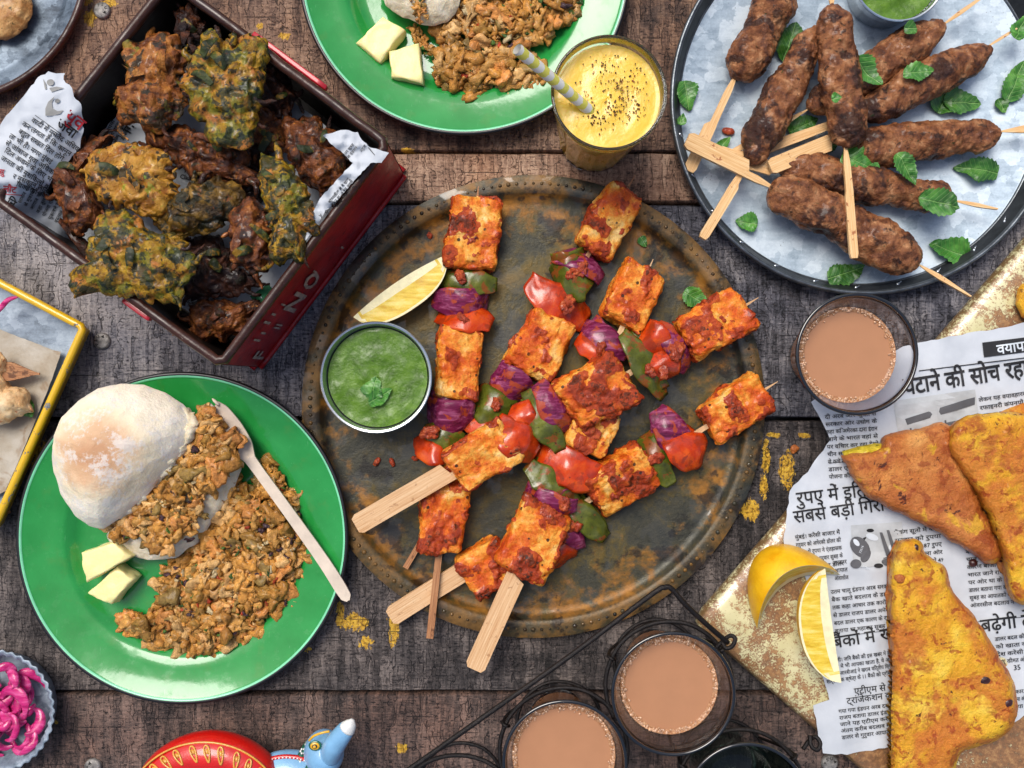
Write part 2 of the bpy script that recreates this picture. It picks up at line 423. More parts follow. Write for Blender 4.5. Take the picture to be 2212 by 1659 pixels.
def food(name, cols, scale=5, stretch=None, spots=(), rough=.5, coat=.0, bump=4, bscale=12, sss=0, dist=.3, detail=5):
    """base ramp + a list of spot layers (colour, scale, threshold lo, hi, amount, seed)"""
    m = Mat(name, rough)
    n = m.noise(scale, detail, .6, dist=dist, stretch=stretch)
    c = m.ramp(n, cols)
    for (cc, s_, a, b, amt, o) in spots:
        k = m.step(m.noise(s_, 4, .6, dist=.4, off=o), a, b)
        c = m.mix(m.math('MULTIPLY', k, amt), c, cc)
    m.set('Base Color', c)
    h = m.noise(bscale, 5, .65, off=2)
    if bump: m.bump(h, bump, .8)
    m.set('Specular IOR Level', .3)
    if coat: m.set('Coat Weight', m.math('MULTIPLY', m.step(m.noise(3.5, 3, off=50), .42, .62), coat * 1.1)); m.set('Coat Roughness', .16)
    if sss: m.set('Subsurface Weight', sss); m.set('Subsurface Scale', .003); m.set('Subsurface Radius', (1, .5, .25))
    return m.m
def tinted(name, rough=.42, bump=3, coat=.25):
    m = Mat(name, rough, rand=False); a = m.attr()
    n = m.noise(9, 5, .65)
    m.set('Base Color', m.mix(1.0, a, m.ramp(n, [(.3, (.55, .5, .45, 1)), (.7, (1.25, 1.25, 1.2, 1))]), 'MULTIPLY'))
    m.bump(m.noise(16, 5, .65, off=3), bump, .8); m.set('Specular IOR Level', .3); m.set('Coat Weight', coat); m.set('Coat Roughness', .15)
    return m.m
def glass_mat(name='clear_glass', c=(1, 1, 1, 1), rough=0.0):
    m = Mat(name, rough, ior=1.45); m.set('Transmission Weight', 1.0); m.set('Base Color', c); return m.m
def ink(name, c): return plain(name, c, .7, var=.1)

M = {}
M['green'] = enamel_green()
M['black_enamel'] = plain('black_enamel', '#08080a', .4, var=.1, coat=.15)
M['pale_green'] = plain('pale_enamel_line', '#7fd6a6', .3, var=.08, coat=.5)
M['galv'] = galvanised('galvanised_steel', '#8fa0ae', '#aabbc8', '#ccd9e2', .5, .3)
M['galv_dark'] = galvanised('dull_zinc', '#3d4650', '#5e6b78', '#8795a2', .4, .5)
M['tray_rim'] = plain('tray_rim_steel', '#6a7075', .32, .75, var=.25, bump=.6)
M['tray_reflect'] = plain('dark_reflection_steel', '#34373a', .38, .5, var=.25, bump=.6)  # dark reflection in the sloping tray wall, painted in as base colour
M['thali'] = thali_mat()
M['steel'] = plain('brushed_steel', '#c9ced2', .22, .9, var=.05, bump=.2)
M['wire'] = plain('black_wire', '#1d1715', .45, .4, var=.35, sc_=8, bump=1.5)
M['bamboo'] = food('pale_bamboo', [(.3, '#b98a5c'), (.5, '#cfa67a'), (.7, '#dcbb92')], 3, (.4, 14, 14), [('#8a5a34', 5, .62, .70, .6, 3), ('#7c2c12', 9, .68, .74, .7, 8)], .55, bump=1, bscale=25)
M['bamboo_dark'] = food('toasted_bamboo', [(.3, '#7d5034'), (.5, '#a5714a'), (.7, '#b88a60')], 3, (.4, 14, 14), [('#3a1c12', 5, .58, .66, .7, 3)], .55, bump=1, bscale=25)
M['bamboo_kebab'] = food('golden_bamboo', [(.3, '#c9965a'), (.5, '#dcb27c'), (.7, '#e8c796')], 3, (.4, 14, 14), [('#8f3d16', 6, .62, .68, .75, 3)], .5, bump=1, bscale=25)
def paneer_mat():
    m = Mat('marinated_paneer', .42); a = m.sep(m.attr())[0]
    n = m.noise(1.6, 5, .6, dist=.3); f = m.noise(5, 5, .7, off=5); g = m.noise(14, 4, .7, off=9)
    c = m.ramp(m.math('ADD', m.math('MULTIPLY', n, .7), m.math('MULTIPLY', f, .3)), [(.34, '#ae380a'), (.43, '#cc560e'), (.50, '#df7c1e'), (.56, '#eaa440'), (.64, '#f1c678')])
    c = m.mix(m.math('MULTIPLY', m.step(g, .55, .68), .5), c, '#b4440e')
    k = m.math('ADD', a, m.math('MULTIPLY', m.math('SUBTRACT', f, .5), .9)); k = m.math('ADD', k, m.math('MULTIPLY', m.math('SUBTRACT', g, .5), .5))
    c = m.mix(m.step(k, .40, .50), c, m.ramp(f, [(.33, '#7c260c'), (.5, '#a43a12'), (.66, '#c4581e')]))
    c = m.mix(m.math('MULTIPLY', m.step(m.math('ADD', k, m.math('MULTIPLY', n, .25)), 1.08, 1.22), .8), c, '#33160c')
    fl = m.step(m.voro(4.2, rand=1.0), .17, .13); fl = m.math('MULTIPLY', fl, m.step(m.noise(2.0, 2, off=31), .46, .52)); c = m.mix(m.math('MULTIPLY', fl, .9), c, '#1d120c')
    m.set('Base Color', c); m.set('Specular IOR Level', .3); m.bump(m.math('ADD', f, m.math('MULTIPLY', g, .5)), 7, .9)
    m.set('Coat Weight', m.math('MULTIPLY', m.step(m.noise(3, 3, off=50), .45, .6), .35)); m.set('Coat Roughness', .18)
    m.set('Subsurface Weight', .08); m.set('Subsurface Scale', .003); return m.m
M['paneer'] = paneer_mat(); M['paneer_red'] = M['paneer']
M['masala'] = food('masala_paste', [(.3, '#6e2412'), (.5, '#a03c1c'), (.7, '#c2602a')], 6, None, [('#2a130d', 8, .6, .66, .8, 4)], .4, .4, 6, 14)
M['pepper'] = food('green_pepper', [(.3, '#363a0e'), (.5, '#525818'), (.7, '#72752a')], 2.5, None, [('#86401a', 3, .53, .60, .8, 3), ('#2c1a0c', 9, .66, .7, .8, 8)], .25, .7, 1.5, 8)
M['onion'] = food('purple_onion', [(.3, '#4c0e2a'), (.5, '#741f46'), (.7, '#aa5c7e')], 1.2, (1, 9, 9), [('#a8451c', 3, .52, .58, .85, 3), ('#35100f', 8, .68, .73, .8, 8)], .3, .5, 2, 9)
M['tomato'] = food('roast_tomato', [(.3, '#902408'), (.5, '#bc380a'), (.7, '#d4581a')], 2.5, None, [('#8a2f14', 3, .53, .6, .75, 3), ('#2a100a', 9, .68, .72, .8, 8)], .22, .8, 1.5, 8, .1)
M['kebab'] = food('grilled_kebab', [(.28, '#3c1e11'), (.42, '#6b3d22'), (.54, '#905b36'), (.68, '#b5835a')], 4.0, None,
    [('#2a120c', 1.5, .53, .60, .88, 3), ('#1c0e0a', 4, .6, .65, .75, 9), ('#2c3812', 12, .66, .69, .85, 14), ('#b98660', 18, .64, .72, .4, 22)], .42, .25, 7, 16)
M['fritter_brown'] = food('brown_fritter', [(.3, '#241008'), (.44, '#522812'), (.58, '#7c4520'), (.74, '#b07034')], 3.4, None,
    [('#170d0b', 2.6, .54, .62, .75, 3), ('#2a301a', 5, .6, .65, .75, 9), ('#b9742c', 9, .60, .66, .5, 14)], .38, .45, 6, 14, dist=.8)
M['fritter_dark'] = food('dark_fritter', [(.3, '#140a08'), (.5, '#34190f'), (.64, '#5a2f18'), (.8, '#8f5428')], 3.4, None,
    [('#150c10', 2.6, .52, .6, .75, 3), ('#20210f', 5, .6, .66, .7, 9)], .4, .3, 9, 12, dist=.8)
M['fritter_green'] = food('spinach_fritter', [(.3, '#4a2c09'), (.44, '#7c560c'), (.58, '#a07a14'), (.74, '#bc9030')], 5.0, None,
    [('#b06a2c', 1.8, .52, .62, .8, 30), ('#656e1a', 3.0, .50, .60, .7, 21), ('#1c2c18', 3.0, .50, .57, .85, 9), ('#14201a', 7, .55, .59, .85, 14), ('#55240f', 9, .66, .7, .7, 5)], .38, .35, 6, 12, dist=.9)
M['pakora_gold'] = food('golden_batter', [(.3, '#c5801c'), (.46, '#d69a20'), (.58, '#e0b02c'), (.72, '#e8c44a')], 1.4, None,
    [('#bd6a26', 1.1, .44, .58, .85, 3), ('#9c4a1c', 2.4, .52, .66, .75, 44), ('#92330f', 5, .57, .64, .75, 9), ('#3c0f08', 4.5, .66, .69, .9, 15), ('#d9a23a', 16, .6, .68, .45, 33), ('#20200c', 14, .68, .71, .8, 19)], .42, .25, 8, 12, .05)
M['pakora_brown'] = food('browned_batter', [(.3, '#944a1c'), (.46, '#b4682e'), (.6, '#c67e3c'), (.76, '#d79a52')], 1.5, None,
    [('#8a3a14', 3, .52, .62, .7, 3), ('#3a0f0a', 2.4, .64, .68, .9, 9), ('#d3a02c', 1.3, .62, .68, .85, 28), ('#7a2c10', 16, .6, .68, .5, 33), ('#2c0c08', 9, .66, .70, .8, 19)], .42, .25, 8, 12, .05)
M['butter'] = plain('butter', '#f2e6a0', .4, var=.06, bump=.8, sss=.25)
M['mintbits'] = tinted('herb_bits')
M['scramble'] = tinted('cooked_mince', .42, 7, .22)
M['lemon_peel'] = food('lemon_peel', [(.3, '#d89a08'), (.7, '#efbc1c')], 3, None, [], .35, .3, 1, 30)
M['lemon_pith'] = plain('lemon_pith', '#ece2b4', .5, var=.08, sc_=5, bump=1)
M['lemon_flesh'] = food('lemon_flesh', [(.3, '#cba024'), (.5, '#dfc044'), (.7, '#ecdc84')], 2, (1, 5, 5), [], .4, .15, 1.5, 12, .3)
M['tea'] = plain('milk_tea', '#b07d58', .12, var=.02, coat=.6)
M['foam'] = food('tea_foam', [(.3, '#8a5634'), (.5, '#ab7850'), (.7, '#c89f78')], 20, None, [], .3, .4, 3, 30)
M['lassi'] = plain('mango_lassi', '#eec444', .3, var=.05, sc_=2, bump=1.2, coat=.3, sss=.2)
M['chutney'] = food('green_chutney', [(.3, '#3c5c10'), (.5, '#4e721a'), (.7, '#638628')], 3, None, [('#2a400c', 12, .66, .7, .7, 4)], .25, .35, 2.5, 12)
M['glass'] = glass_mat()
M['glass_green'] = glass_mat('dark_green_glass', (.16, .24, .20, 1))
M['glass_grey'] = glass_mat('rim_glass', (.25, .27, .28, 1))
M['paper'] = None
M['brown_paper'] = food('greasy_parchment', [(.3, '#8d7c66'), (.5, '#a59a88'), (.7, '#b7b0a3')], 1.2, None, [('#7f5f3c', 1.1, .56, .64, .6, 5)], .5, bump=3, bscale=4)
M['ink'] = ink('newsprint_ink', '#1b1b1e'); M['ink_red'] = ink('red_ink', '#b01e2a'); M['ink_grey'] = ink('grey_ink', '#8b8b88')
M['ink_mid'] = ink('mid_grey_ink', '#55565a'); M['ink_light'] = ink('pale_grey_ink', '#b4b8ba'); M['ink_green'] = ink('green_ink', '#2e7a4e'); M['ink_blue'] = ink('blue_ink', '#2a4f9e')
M['white_ink'] = ink('unprinted_paper', '#cfd6dc')
def paper_mat():
    m = Mat('newsprint', .75, rand=False)
    m.set('Base Color', m.ramp(m.noise(1.4, 4), [(.3, '#b4bac1'), (.7, '#c6cbd1')])); m.bump(m.noise(3, 4, .6), 3, .5)
    return m.m
M['paper'] = paper_mat()
def mint_mat():
    m = Mat('mint_leaf', .42); x, y, z = m.sep(m.raw)
    ya = m.math('ABSOLUTE', y)
    w = m.math('SINE', m.math('MULTIPLY', m.math('SUBTRACT', x, m.math('MULTIPLY', ya, .75)), 62.0))
    vein = m.step(w, .72, 1.0); mid = m.step(ya, .018, .004)
    v = m.math('MAXIMUM', m.math('MULTIPLY', vein, .5), mid)
    c = m.ramp(m.noise(4, 3), [(.3, '#2a5a1c'), (.5, '#3d7829'), (.7, '#609a3c')])
    hs = m.nt.nodes.new('ShaderNodeHueSaturation'); m.L(c, hs.inputs['Color'])
    m.L(m.math('ADD', m.math('MULTIPLY', m.rnd, .6), .62), hs.inputs['Value'])
    m.set('Base Color', m.mix(m.math('MULTIPLY', v, .55), hs.outputs[0], '#8fbf6a')); m.bump(m.math('SUBTRACT', 1, v), 3, .8)
    m.set('Coat Weight', .15); m.set('Coat Roughness', .3)
    return m.m
M['mint'] = mint_mat()
def rusty_enamel():
    m = Mat('rusty_cream_enamel', .35, rand=False)
    base = m.ramp(m.noise(1.5, 3), [(.3, '#c7bf8c'), (.7, '#ddd6a8')])
    big = m.noise(.9, 4, .6, off=5); n = m.noise(7, 6, .8, off=2); n2 = m.noise(28, 3, .8, off=7)
    k = m.math('ADD', m.math('MULTIPLY', big, .46), m.math('ADD', m.math('MULTIPLY', n, .44), m.math('MULTIPLY', n2, .28)))
    k = m.math('SUBTRACT', k, .06)
    x, y, z = m.sep(m.raw)
    # heavier rust towards the near corner
    k = m.math('ADD', k, m.math('MULTIPLY', m.step(y, 0.5, -6.0), .07))
    rust = m.ramp(n, [(.34, '#4a2413'), (.5, '#7d4a2a'), (.64, '#a97c4e')])
    c = m.mix(m.math('MULTIPLY', m.step(k, .515, .55), .9), base, rust)
    c = m.mix(m.math('MULTIPLY', m.step(m.math('ADD', m.math('MULTIPLY', m.noise(1.3, 3, off=15), .7), m.math('MULTIPLY', n, .3)), .60, .66), .8), c, '#3a1f16')
    edge = m.math('MULTIPLY', m.step(z, -.04, -.12), m.step(n, .38, .55))
    c = m.mix(m.math('MULTIPLY', edge, .75), c, '#5a4a2c')
    m.set('Base Color', c); m.set('Coat Weight', m.step(k, .585, .535)); m.set('Coat Roughness', .1)
    m.bump(k, 3, .5); return m.m
M['rusty'] = rusty_enamel()
def chipped(name, paint, metal, thr=.6, edgez=None):
    m = Mat(name, .35, rand=False)
    n = m.noise(4, 5, .7, stretch=(1, 1, 3)); k = m.step(n, thr, thr + .03)
    m.set('Base Color', m.mix(k, paint, m.ramp(m.noise(18, 3, off=2), [(.35, metal), (.65, '#8a8f94')])))
    m.set('Coat Weight', m.math('MULTIPLY', m.math('SUBTRACT', 1, k), .5)); m.bump(m.math('SUBTRACT', 1, k), 2, .6)
    return m.m
M['yellow_paint'] = chipped('chipped_yellow_paint', '#dcae10', '#4a4c50')
M['red_paint'] = food('worn_red_paint', [(.3, '#7d1218'), (.5, '#9a1a20'), (.7, '#a82a28')], 1.2, None, [('#2a0d0c', 3, .6, .7, .6, 4), ('#a87a68', 10, .70, .73, .6, 8)], .3, .5, 1, 8)
M['red_bright'] = plain('bright_red_paint', '#b81f2c', .35, var=.15, coat=.4)
M['box_dark'] = food('blackened_tin', [(.3, '#17110e'), (.7, '#2b211c')], 1.5, None, [('#3d2c22', 4, .6, .7, .5, 4)], .4, .2, 1, 8)
M['box_rim'] = food('brown_rolled_rim', [(.3, '#2a1712'), (.7, '#45281f')], 3, None, [('#8d7c70', 9, .69, .73, .7, 4)], .32, .4, 1, 12)
M['stencil'] = plain('faded_stencil_paint', '#a08c80', .6, var=.2, sc_=8)
M['fork'] = plain('birch_wood', '#d3c3b0', .6, var=.08, sc_=3, bump=.5)
M['straw_y'] = plain('yellow_paper', '#dcd45c', .6, var=.05); M['straw_w'] = plain('white_paper', '#e2dfd6', .6, var=.05)
M['pepper_flake'] = tinted('ground_pepper', .7, 1, 0)
M['pickle'] = food('pickled_onion', [(.3, '#8e0f4e'), (.5, '#c22a72'), (.7, '#dc6a9e')], 2, (1, 4, 4), [], .18, .7, 1, 10, .35)
M['fritter_mix'] = food('orange_fritter', [(.3, '#3a1a0a'), (.44, '#7a4216'), (.58, '#a8682a'), (.74, '#c58a42')], 3.2, None,
    [('#1c241a', 3.4, .53, .57, .85, 9), ('#5a2a12', 5, .58, .64, .75, 3), ('#76741c', 3, .6, .66, .6, 22)], .36, .4, 8, 10, dist=.8)
M['fritter_gold'] = food('gold_fritter', [(.3, '#5a300e'), (.44, '#96621a'), (.58, '#bb8830'), (.74, '#d0a452')], 3.0, None,
    [('#1a2018', 3.8, .56, .59, .9, 9), ('#8a4a1c', 3, .55, .63, .7, 3), ('#7f9a26', 3, .62, .68, .6, 22)], .36, .4, 7, 10, dist=.9)
M['fritter_olive'] = food('olive_fritter', [(.3, '#1c120a'), (.44, '#4a3510'), (.58, '#7a5a1c'), (.74, '#9a7430')], 3.2, None,
    [('#141c10', 3.4, .52, .56, .85, 9), ('#8a4a20', 4, .6, .66, .6, 3)], .34, .45, 8, 10, dist=.8)
M['leaf_fried'] = food('fried_leaf', [(.3, '#161c0c'), (.5, '#283015'), (.7, '#46501c')], 4, None, [('#8a6414', 5, .5, .6, .8, 3)], .5, .08, 4, 12)
M['patty'] = food('fried_patty', [(.3, '#6a3a1a'), (.5, '#a8743c'), (.7, '#cda468')], 2.4, None, [('#3a2010', 4, .6, .66, .6, 3), ('#38401c', 10, .64, .68, .8, 8)], .42, .3, 4, 10)
M['malai'] = food('creamy_chicken', [(.3, '#c48a50'), (.5, '#dcb684'), (.7, '#ecd4aa')], 2.4, None, [('#b85a20', 4, .6, .66, .7, 3), ('#3a2412', 16, .68, .71, .8, 8)], .4, .35, 4, 10, .1)
M['galv_mid'] = galvanised('zinc_sheet', '#5f6b77', '#7f8c99', '#a5b1bc', .55, .2)
for k_, c_ in (('toy_red', '#c8160f'), ('toy_gold', '#d99a3c'), ('toy_blue', '#7fb2d8'), ('toy_white', '#e6e6e2'), ('toy_green', '#0f5a44'), ('toy_yellow', '#e0a818'), ('toy_black', '#0c0c0c')): M[k_] = plain(k_, c_, .3, var=.08, coat=.5, bump=.6)
def bun_mat():
    m = Mat('floured_crust', .6, rand=False); x, y, z = m.sep(m.raw)
    # browned crown high on the dome, pale sides; flour dusting in flecks
    d = m.vm('LENGTH', m.vm('MULTIPLY', m.vm('SUBTRACT', m.raw, (-.22, .30, 0)), (.68, .72, 0)))
    d = m.math('ADD', d, m.math('MULTIPLY', m.math('SUBTRACT', m.noise(1.5, 4), .5), .7))
    c = m.ramp(m.math('MULTIPLY', d, .8), [(.10, '#c2926a'), (.32, '#d6b08a'), (.50, '#e8d8b8'), (.66, '#f0e6d0')])
    f = m.math('ADD', m.math('MULTIPLY', m.noise(2.2, 3, .6, off=3), .5), m.math('MULTIPLY', m.noise(11, 5, .75, off=8), .5))
    c = m.mix(m.math('MULTIPLY', m.step(f, .49, .58), .7), c, '#ddd8d2')
    m.set('Base Color', c); m.bump(m.noise(20, 5, .7), 2.0, .8); m.bump(m.noise(4, 4, .55, dist=.5), 4, .6)
    m.set('Subsurface Weight', .1); m.set('Subsurface Scale', .003)
    return m.m
M['bun'] = bun_mat()
M['bubble'] = plain('froth_bubble', '#c79a76', .08, var=.2, sc_=9, coat=1)
M['dark_drop'] = plain('dark_batter', '#3a100a', .3, var=.3, sc_=8, bump=1, coat=.5)
M['potato'] = food('spiced_potato', [(.3, '#8a7a12'), (.5, '#c2a81c'), (.7, '#dcc644')], 4, None, [('#30401a', 6, .6, .66, .8, 3)], .4, .3, 5, 10)
M['rimglass'] = plain('smoked_glass_rim', '#0c0e10', .08, var=.1, coat=1)
M['crumb'] = food('white_crumb', [(.3, '#cfc09e'), (.5, '#e0d3b6'), (.7, '#e9dfca')], 6, None, [], .8, 0, 4, 14, .2)

# ---------------------------------------------------------------- the table
def plank(y0, y1, mat, seed):
    """a plank between image rows y0..y1, running past both sides of the frame"""
    n = 120; x = np.linspace(-1500, 1500, n); r = rng(seed)
    ya, yb = CY - y0 - 1.6, CY - y1 + 1.6
    e0 = ya + fbm(np.c_[x / 60, np.full(n, seed), np.zeros(n)], seed, 4) * 2.0
    e1 = yb + fbm(np.c_[x / 60, np.full(n, seed + 7), np.zeros(n)], seed + 3, 4) * 2.0
    rows = [(0, -60, 0), (0, -5, 0), (0, -1.2, 2.5), (.33, 0, 0), (.66, 0, 0), (1, -1.2, -2.5), (1, -5, 0), (1, -60, 0)]
    V = []
    for (t, z, off) in rows: V.append(np.c_[x, e0 * (1 - t) + e1 * t - off, np.full(n, float(z))])
    F = grid(len(rows), n)
    o = obj('plank', mesh('plank', np.concatenate(V), F[:, ::-1], mat, sharp=35), table)
    return o
table = tag(obj('table_top', None), kind='structure')
W_ = {}
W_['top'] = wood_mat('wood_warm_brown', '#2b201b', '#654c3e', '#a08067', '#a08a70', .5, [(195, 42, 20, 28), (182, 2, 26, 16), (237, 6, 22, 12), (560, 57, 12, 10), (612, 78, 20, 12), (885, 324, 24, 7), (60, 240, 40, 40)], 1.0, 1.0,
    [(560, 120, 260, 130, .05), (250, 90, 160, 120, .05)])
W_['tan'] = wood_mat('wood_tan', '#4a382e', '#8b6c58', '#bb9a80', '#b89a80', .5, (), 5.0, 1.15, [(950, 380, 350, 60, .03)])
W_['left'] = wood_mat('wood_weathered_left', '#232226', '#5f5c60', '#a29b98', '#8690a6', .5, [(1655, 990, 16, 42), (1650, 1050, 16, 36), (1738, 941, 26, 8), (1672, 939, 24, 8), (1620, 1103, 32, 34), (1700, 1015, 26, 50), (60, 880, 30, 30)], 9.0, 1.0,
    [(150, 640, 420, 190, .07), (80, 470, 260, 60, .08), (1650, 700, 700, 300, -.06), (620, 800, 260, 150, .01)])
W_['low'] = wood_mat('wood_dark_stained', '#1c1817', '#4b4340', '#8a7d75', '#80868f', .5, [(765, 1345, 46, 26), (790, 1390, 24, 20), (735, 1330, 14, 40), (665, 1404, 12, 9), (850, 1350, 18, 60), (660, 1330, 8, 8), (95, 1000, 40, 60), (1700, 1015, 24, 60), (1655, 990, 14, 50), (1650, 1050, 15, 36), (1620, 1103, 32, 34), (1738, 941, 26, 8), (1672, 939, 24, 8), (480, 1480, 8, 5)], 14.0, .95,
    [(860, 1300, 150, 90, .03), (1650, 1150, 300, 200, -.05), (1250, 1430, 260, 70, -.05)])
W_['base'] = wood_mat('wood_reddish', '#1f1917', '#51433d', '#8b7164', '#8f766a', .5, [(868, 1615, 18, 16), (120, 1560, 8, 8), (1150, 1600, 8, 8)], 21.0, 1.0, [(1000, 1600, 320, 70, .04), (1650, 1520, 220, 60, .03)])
for (a, b, k, s_) in [(-700, -330, 'low', 1), (-326, 0 - 60, 'tan', 2), (-56, 327, 'top', 3), (330, 437, 'tan', 4), (441, 903, 'left', 5), (907, 1494, 'low', 6), (1499, 1900, 'base', 7), (1904, 2350, 'top', 8)]:
    plank(a, b, W_[k], s_)
bV, bF = prism([(-1500, -1500), (1500, -1500), (1500, 1500), (-1500, 1500)], -90, -61)
obj('underboard', mesh('underboard', bV, bF, M['box_dark'], smooth=False), table)

FONT_CACHE = {}
def text_mesh(s, size, bold=0.0, res=2):
    cu = bpy.data.curves.new('t', 'FONT'); cu.body = s; cu.size = size; cu.resolution_u = res; cu.offset = bold * size
    o = bpy.data.objects.new('t', cu); me = bpy.data.meshes.new_from_object(o)
    V = np.array([v.co[:] for v in me.vertices]) if len(me.vertices) else np.zeros((0, 3)); F = [list(p.vertices) for p in me.polygons]
    bpy.data.objects.remove(o); bpy.data.curves.remove(cu); bpy.data.meshes.remove(me)
    return V, F
def bolt(px, py, letters, a0):
    c = P(px, py, 0)
    V, F = revolve([(0, 9), (13, 8.6), (16.5, 7), (18, 4), (18, -2)], 32)
    V[:, 2] += fbm(V / 9, int(px), 3) * .8
    o = obj('bolt_head', mesh('bolt_head', V, F, M['bolt'], sharp=50), table, c, (0, 0, a0))
    parts = []
    for k, ch in enumerate(letters):
        v, f = text_mesh(ch, 9, .02); a = math.radians(60 + 45 * k)
        if len(v): parts.append((rotz(v - [2.5, 3, 0], a - math.pi / 2) + [11 * math.cos(a), 11 * math.sin(a), 9.2], f))
    v, f = prism([(8, -3), (14, -1), (9, 3.5)], 8.4, 9.6); parts.append((v, f))
    v, f = join(parts); obj('stamped_letters', mesh('stamped_letters', v, f, M['bolt_dark']), o)
M['bolt'] = plain('worn_bolt_steel', '#8f8b86', .4, .35, var=.3, sc_=9, bump=1.5); M['bolt_dark'] = plain('bolt_stamp', '#2c2a28', .5, .5)
for q in [(222, 737, 'USP', 1.2), (222, 24, 'USP', -.6), (202, 1655, 'USP', 2.0), (1791, 1646, 'USP', .4)]: bolt(*q)

# ---------------------------------------------------------------- the brass thali
def ringed(name, parent_thing, c, prof, mat, n=192, **k):
    V, F = revolve(prof, n); return parent_thing.part(name, V + c, F, mat, **k)
tc_ = P(1152, 878, 24); tc_[2] = 0; RT = 500 * (H - 24) / H
th = Thing('brass_thali', tc_, 'large round tarnished brass thali with beaded rim holding the paneer skewers', 'tray')
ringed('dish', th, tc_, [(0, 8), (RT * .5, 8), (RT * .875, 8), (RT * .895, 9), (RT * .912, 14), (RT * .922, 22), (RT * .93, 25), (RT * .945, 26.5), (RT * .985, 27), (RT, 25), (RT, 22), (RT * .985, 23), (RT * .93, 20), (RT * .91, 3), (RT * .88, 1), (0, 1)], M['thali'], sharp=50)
bv, bf = ico(2); bp = []; r_ = rng(3); nb = 168
for k in range(nb):
    a = 2 * math.pi * k / nb; rr = RT * .963
    bp.append((bv * np.array([4.6, 4.6, 3.6]) * r_.uniform(.55, 1.15) + tc_ + [rr * math.cos(a), rr * math.sin(a), 26.5], bf))
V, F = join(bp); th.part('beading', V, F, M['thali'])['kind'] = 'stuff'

# ---------------------------------------------------------------- skewers
def frame2(a, b):
    d = b - a; L = np.linalg.norm(d); ex = d / L; ey = np.cross([0, 0, 1.0], ex); ey /= np.linalg.norm(ey); ez = np.cross(ex, ey)
    return np.stack([ex, ey, ez]), L
def put(V, c, R): return V @ R + c           # V in (along, across, up)
def paneer(L, W, T, seed, red=0):
    n = 40; V, F = rbox(L, W, T, min(L, W, T) * .20, n)
    Nn = V / np.array([L, W, T]) * 2; Nn /= np.linalg.norm(Nn, axis=1, keepdims=True)
    d = fbm(V / 40 + seed * 3.1, seed, 4) * 8.5 + fbm(V / 8 + seed, seed + 5, 3) * 1.8
    # paste clumps stand proud, cracks go in
    m_ = fbm(V / 34 + seed * 1.7, seed + 9, 4) * 1.6 + (.16 if red else -.10) + .25 * np.clip(np.abs(V[:, 0]) / (L / 2) - .75, 0, 1)
    m_ = np.clip(m_ * 1.6 + .17, 0, 1); rough = fbm(V / 7 + seed, seed + 15, 3)
    cl = m_ * 5.5 + m_ * rough * 6
    cr = np.clip(ridged(V / 36 + seed, seed + 12, 2) - .66, 0, 1) * -16
    corner = np.clip(fbm(V / 30 - seed, seed + 22, 2), 0, 1) * (np.abs(V[:, 0]) / L + np.abs(V[:, 1]) / W) * -9
    V = V + Nn * (d + cl + cr + corner)[:, None]
    V[:, 1] *= 1 + .10 * math.sin(seed) * V[:, 0] / L; V[:, 0] += V[:, 1] * .09 * math.cos(seed * 2)
    paneer.mask = np.c_[m_, m_, m_]
    return V, F
def petal(W, L, Hh, th_, seed, crease=0, taper=.5, wav=1.0):
    """curved slice of vegetable: W across the skewer, L along it, bulging up by Hh"""
    nu, nv = 26, 14; u = np.linspace(-1, 1, nu); v = np.linspace(-1, 1, nv); U, Vv = np.meshgrid(u, v, indexing='ij')
    X = Vv * L / 2 * (1 - taper * np.abs(U) ** 2.2); Y = U * W / 2; Z = Hh * (1 - U ** 2) * (1 - .25 * Vv ** 2)
    X = X + Hh * .25 * (U ** 2)
    Q = np.stack([X, Y, Z], -1).reshape(-1, 3)
    Q0 = Q.copy(); Q[:, 2] += fbm(Q0 / 30 + seed, seed, 2) * 5 * wav; Q[:, 0] += fbm(Q0 / 45 + seed * 2, seed + 2, 2) * 11 * wav; Q[:, 1] += fbm(Q0 / 45 - seed, seed + 4, 2) * 8 * wav
    B = Q.copy(); shr = np.array([.96, .96, 1]); B = B * shr; B[:, 2] -= th_ * (1 - .35 * np.abs(Vv.ravel()))
    F = grid(nu, nv); n = nu * nv; Fb = F[:, ::-1] + n; side = []
    bd = [(i, 0) for i in range(nu)] + [(nu - 1, j) for j in range(1, nv)] + [(i, nv - 1) for i in range(nu - 2, -1, -1)] + [(0, j) for j in range(nv - 2, 0, -1)]
    idx = [i * nv + j for i, j in bd]
    for k in range(len(idx)):
        a, b = idx[k], idx[(k + 1) % len(idx)]; side.append([a, a + n, b + n, b])
    return np.concatenate([Q, B]), F.tolist() + Fb.tolist() + side
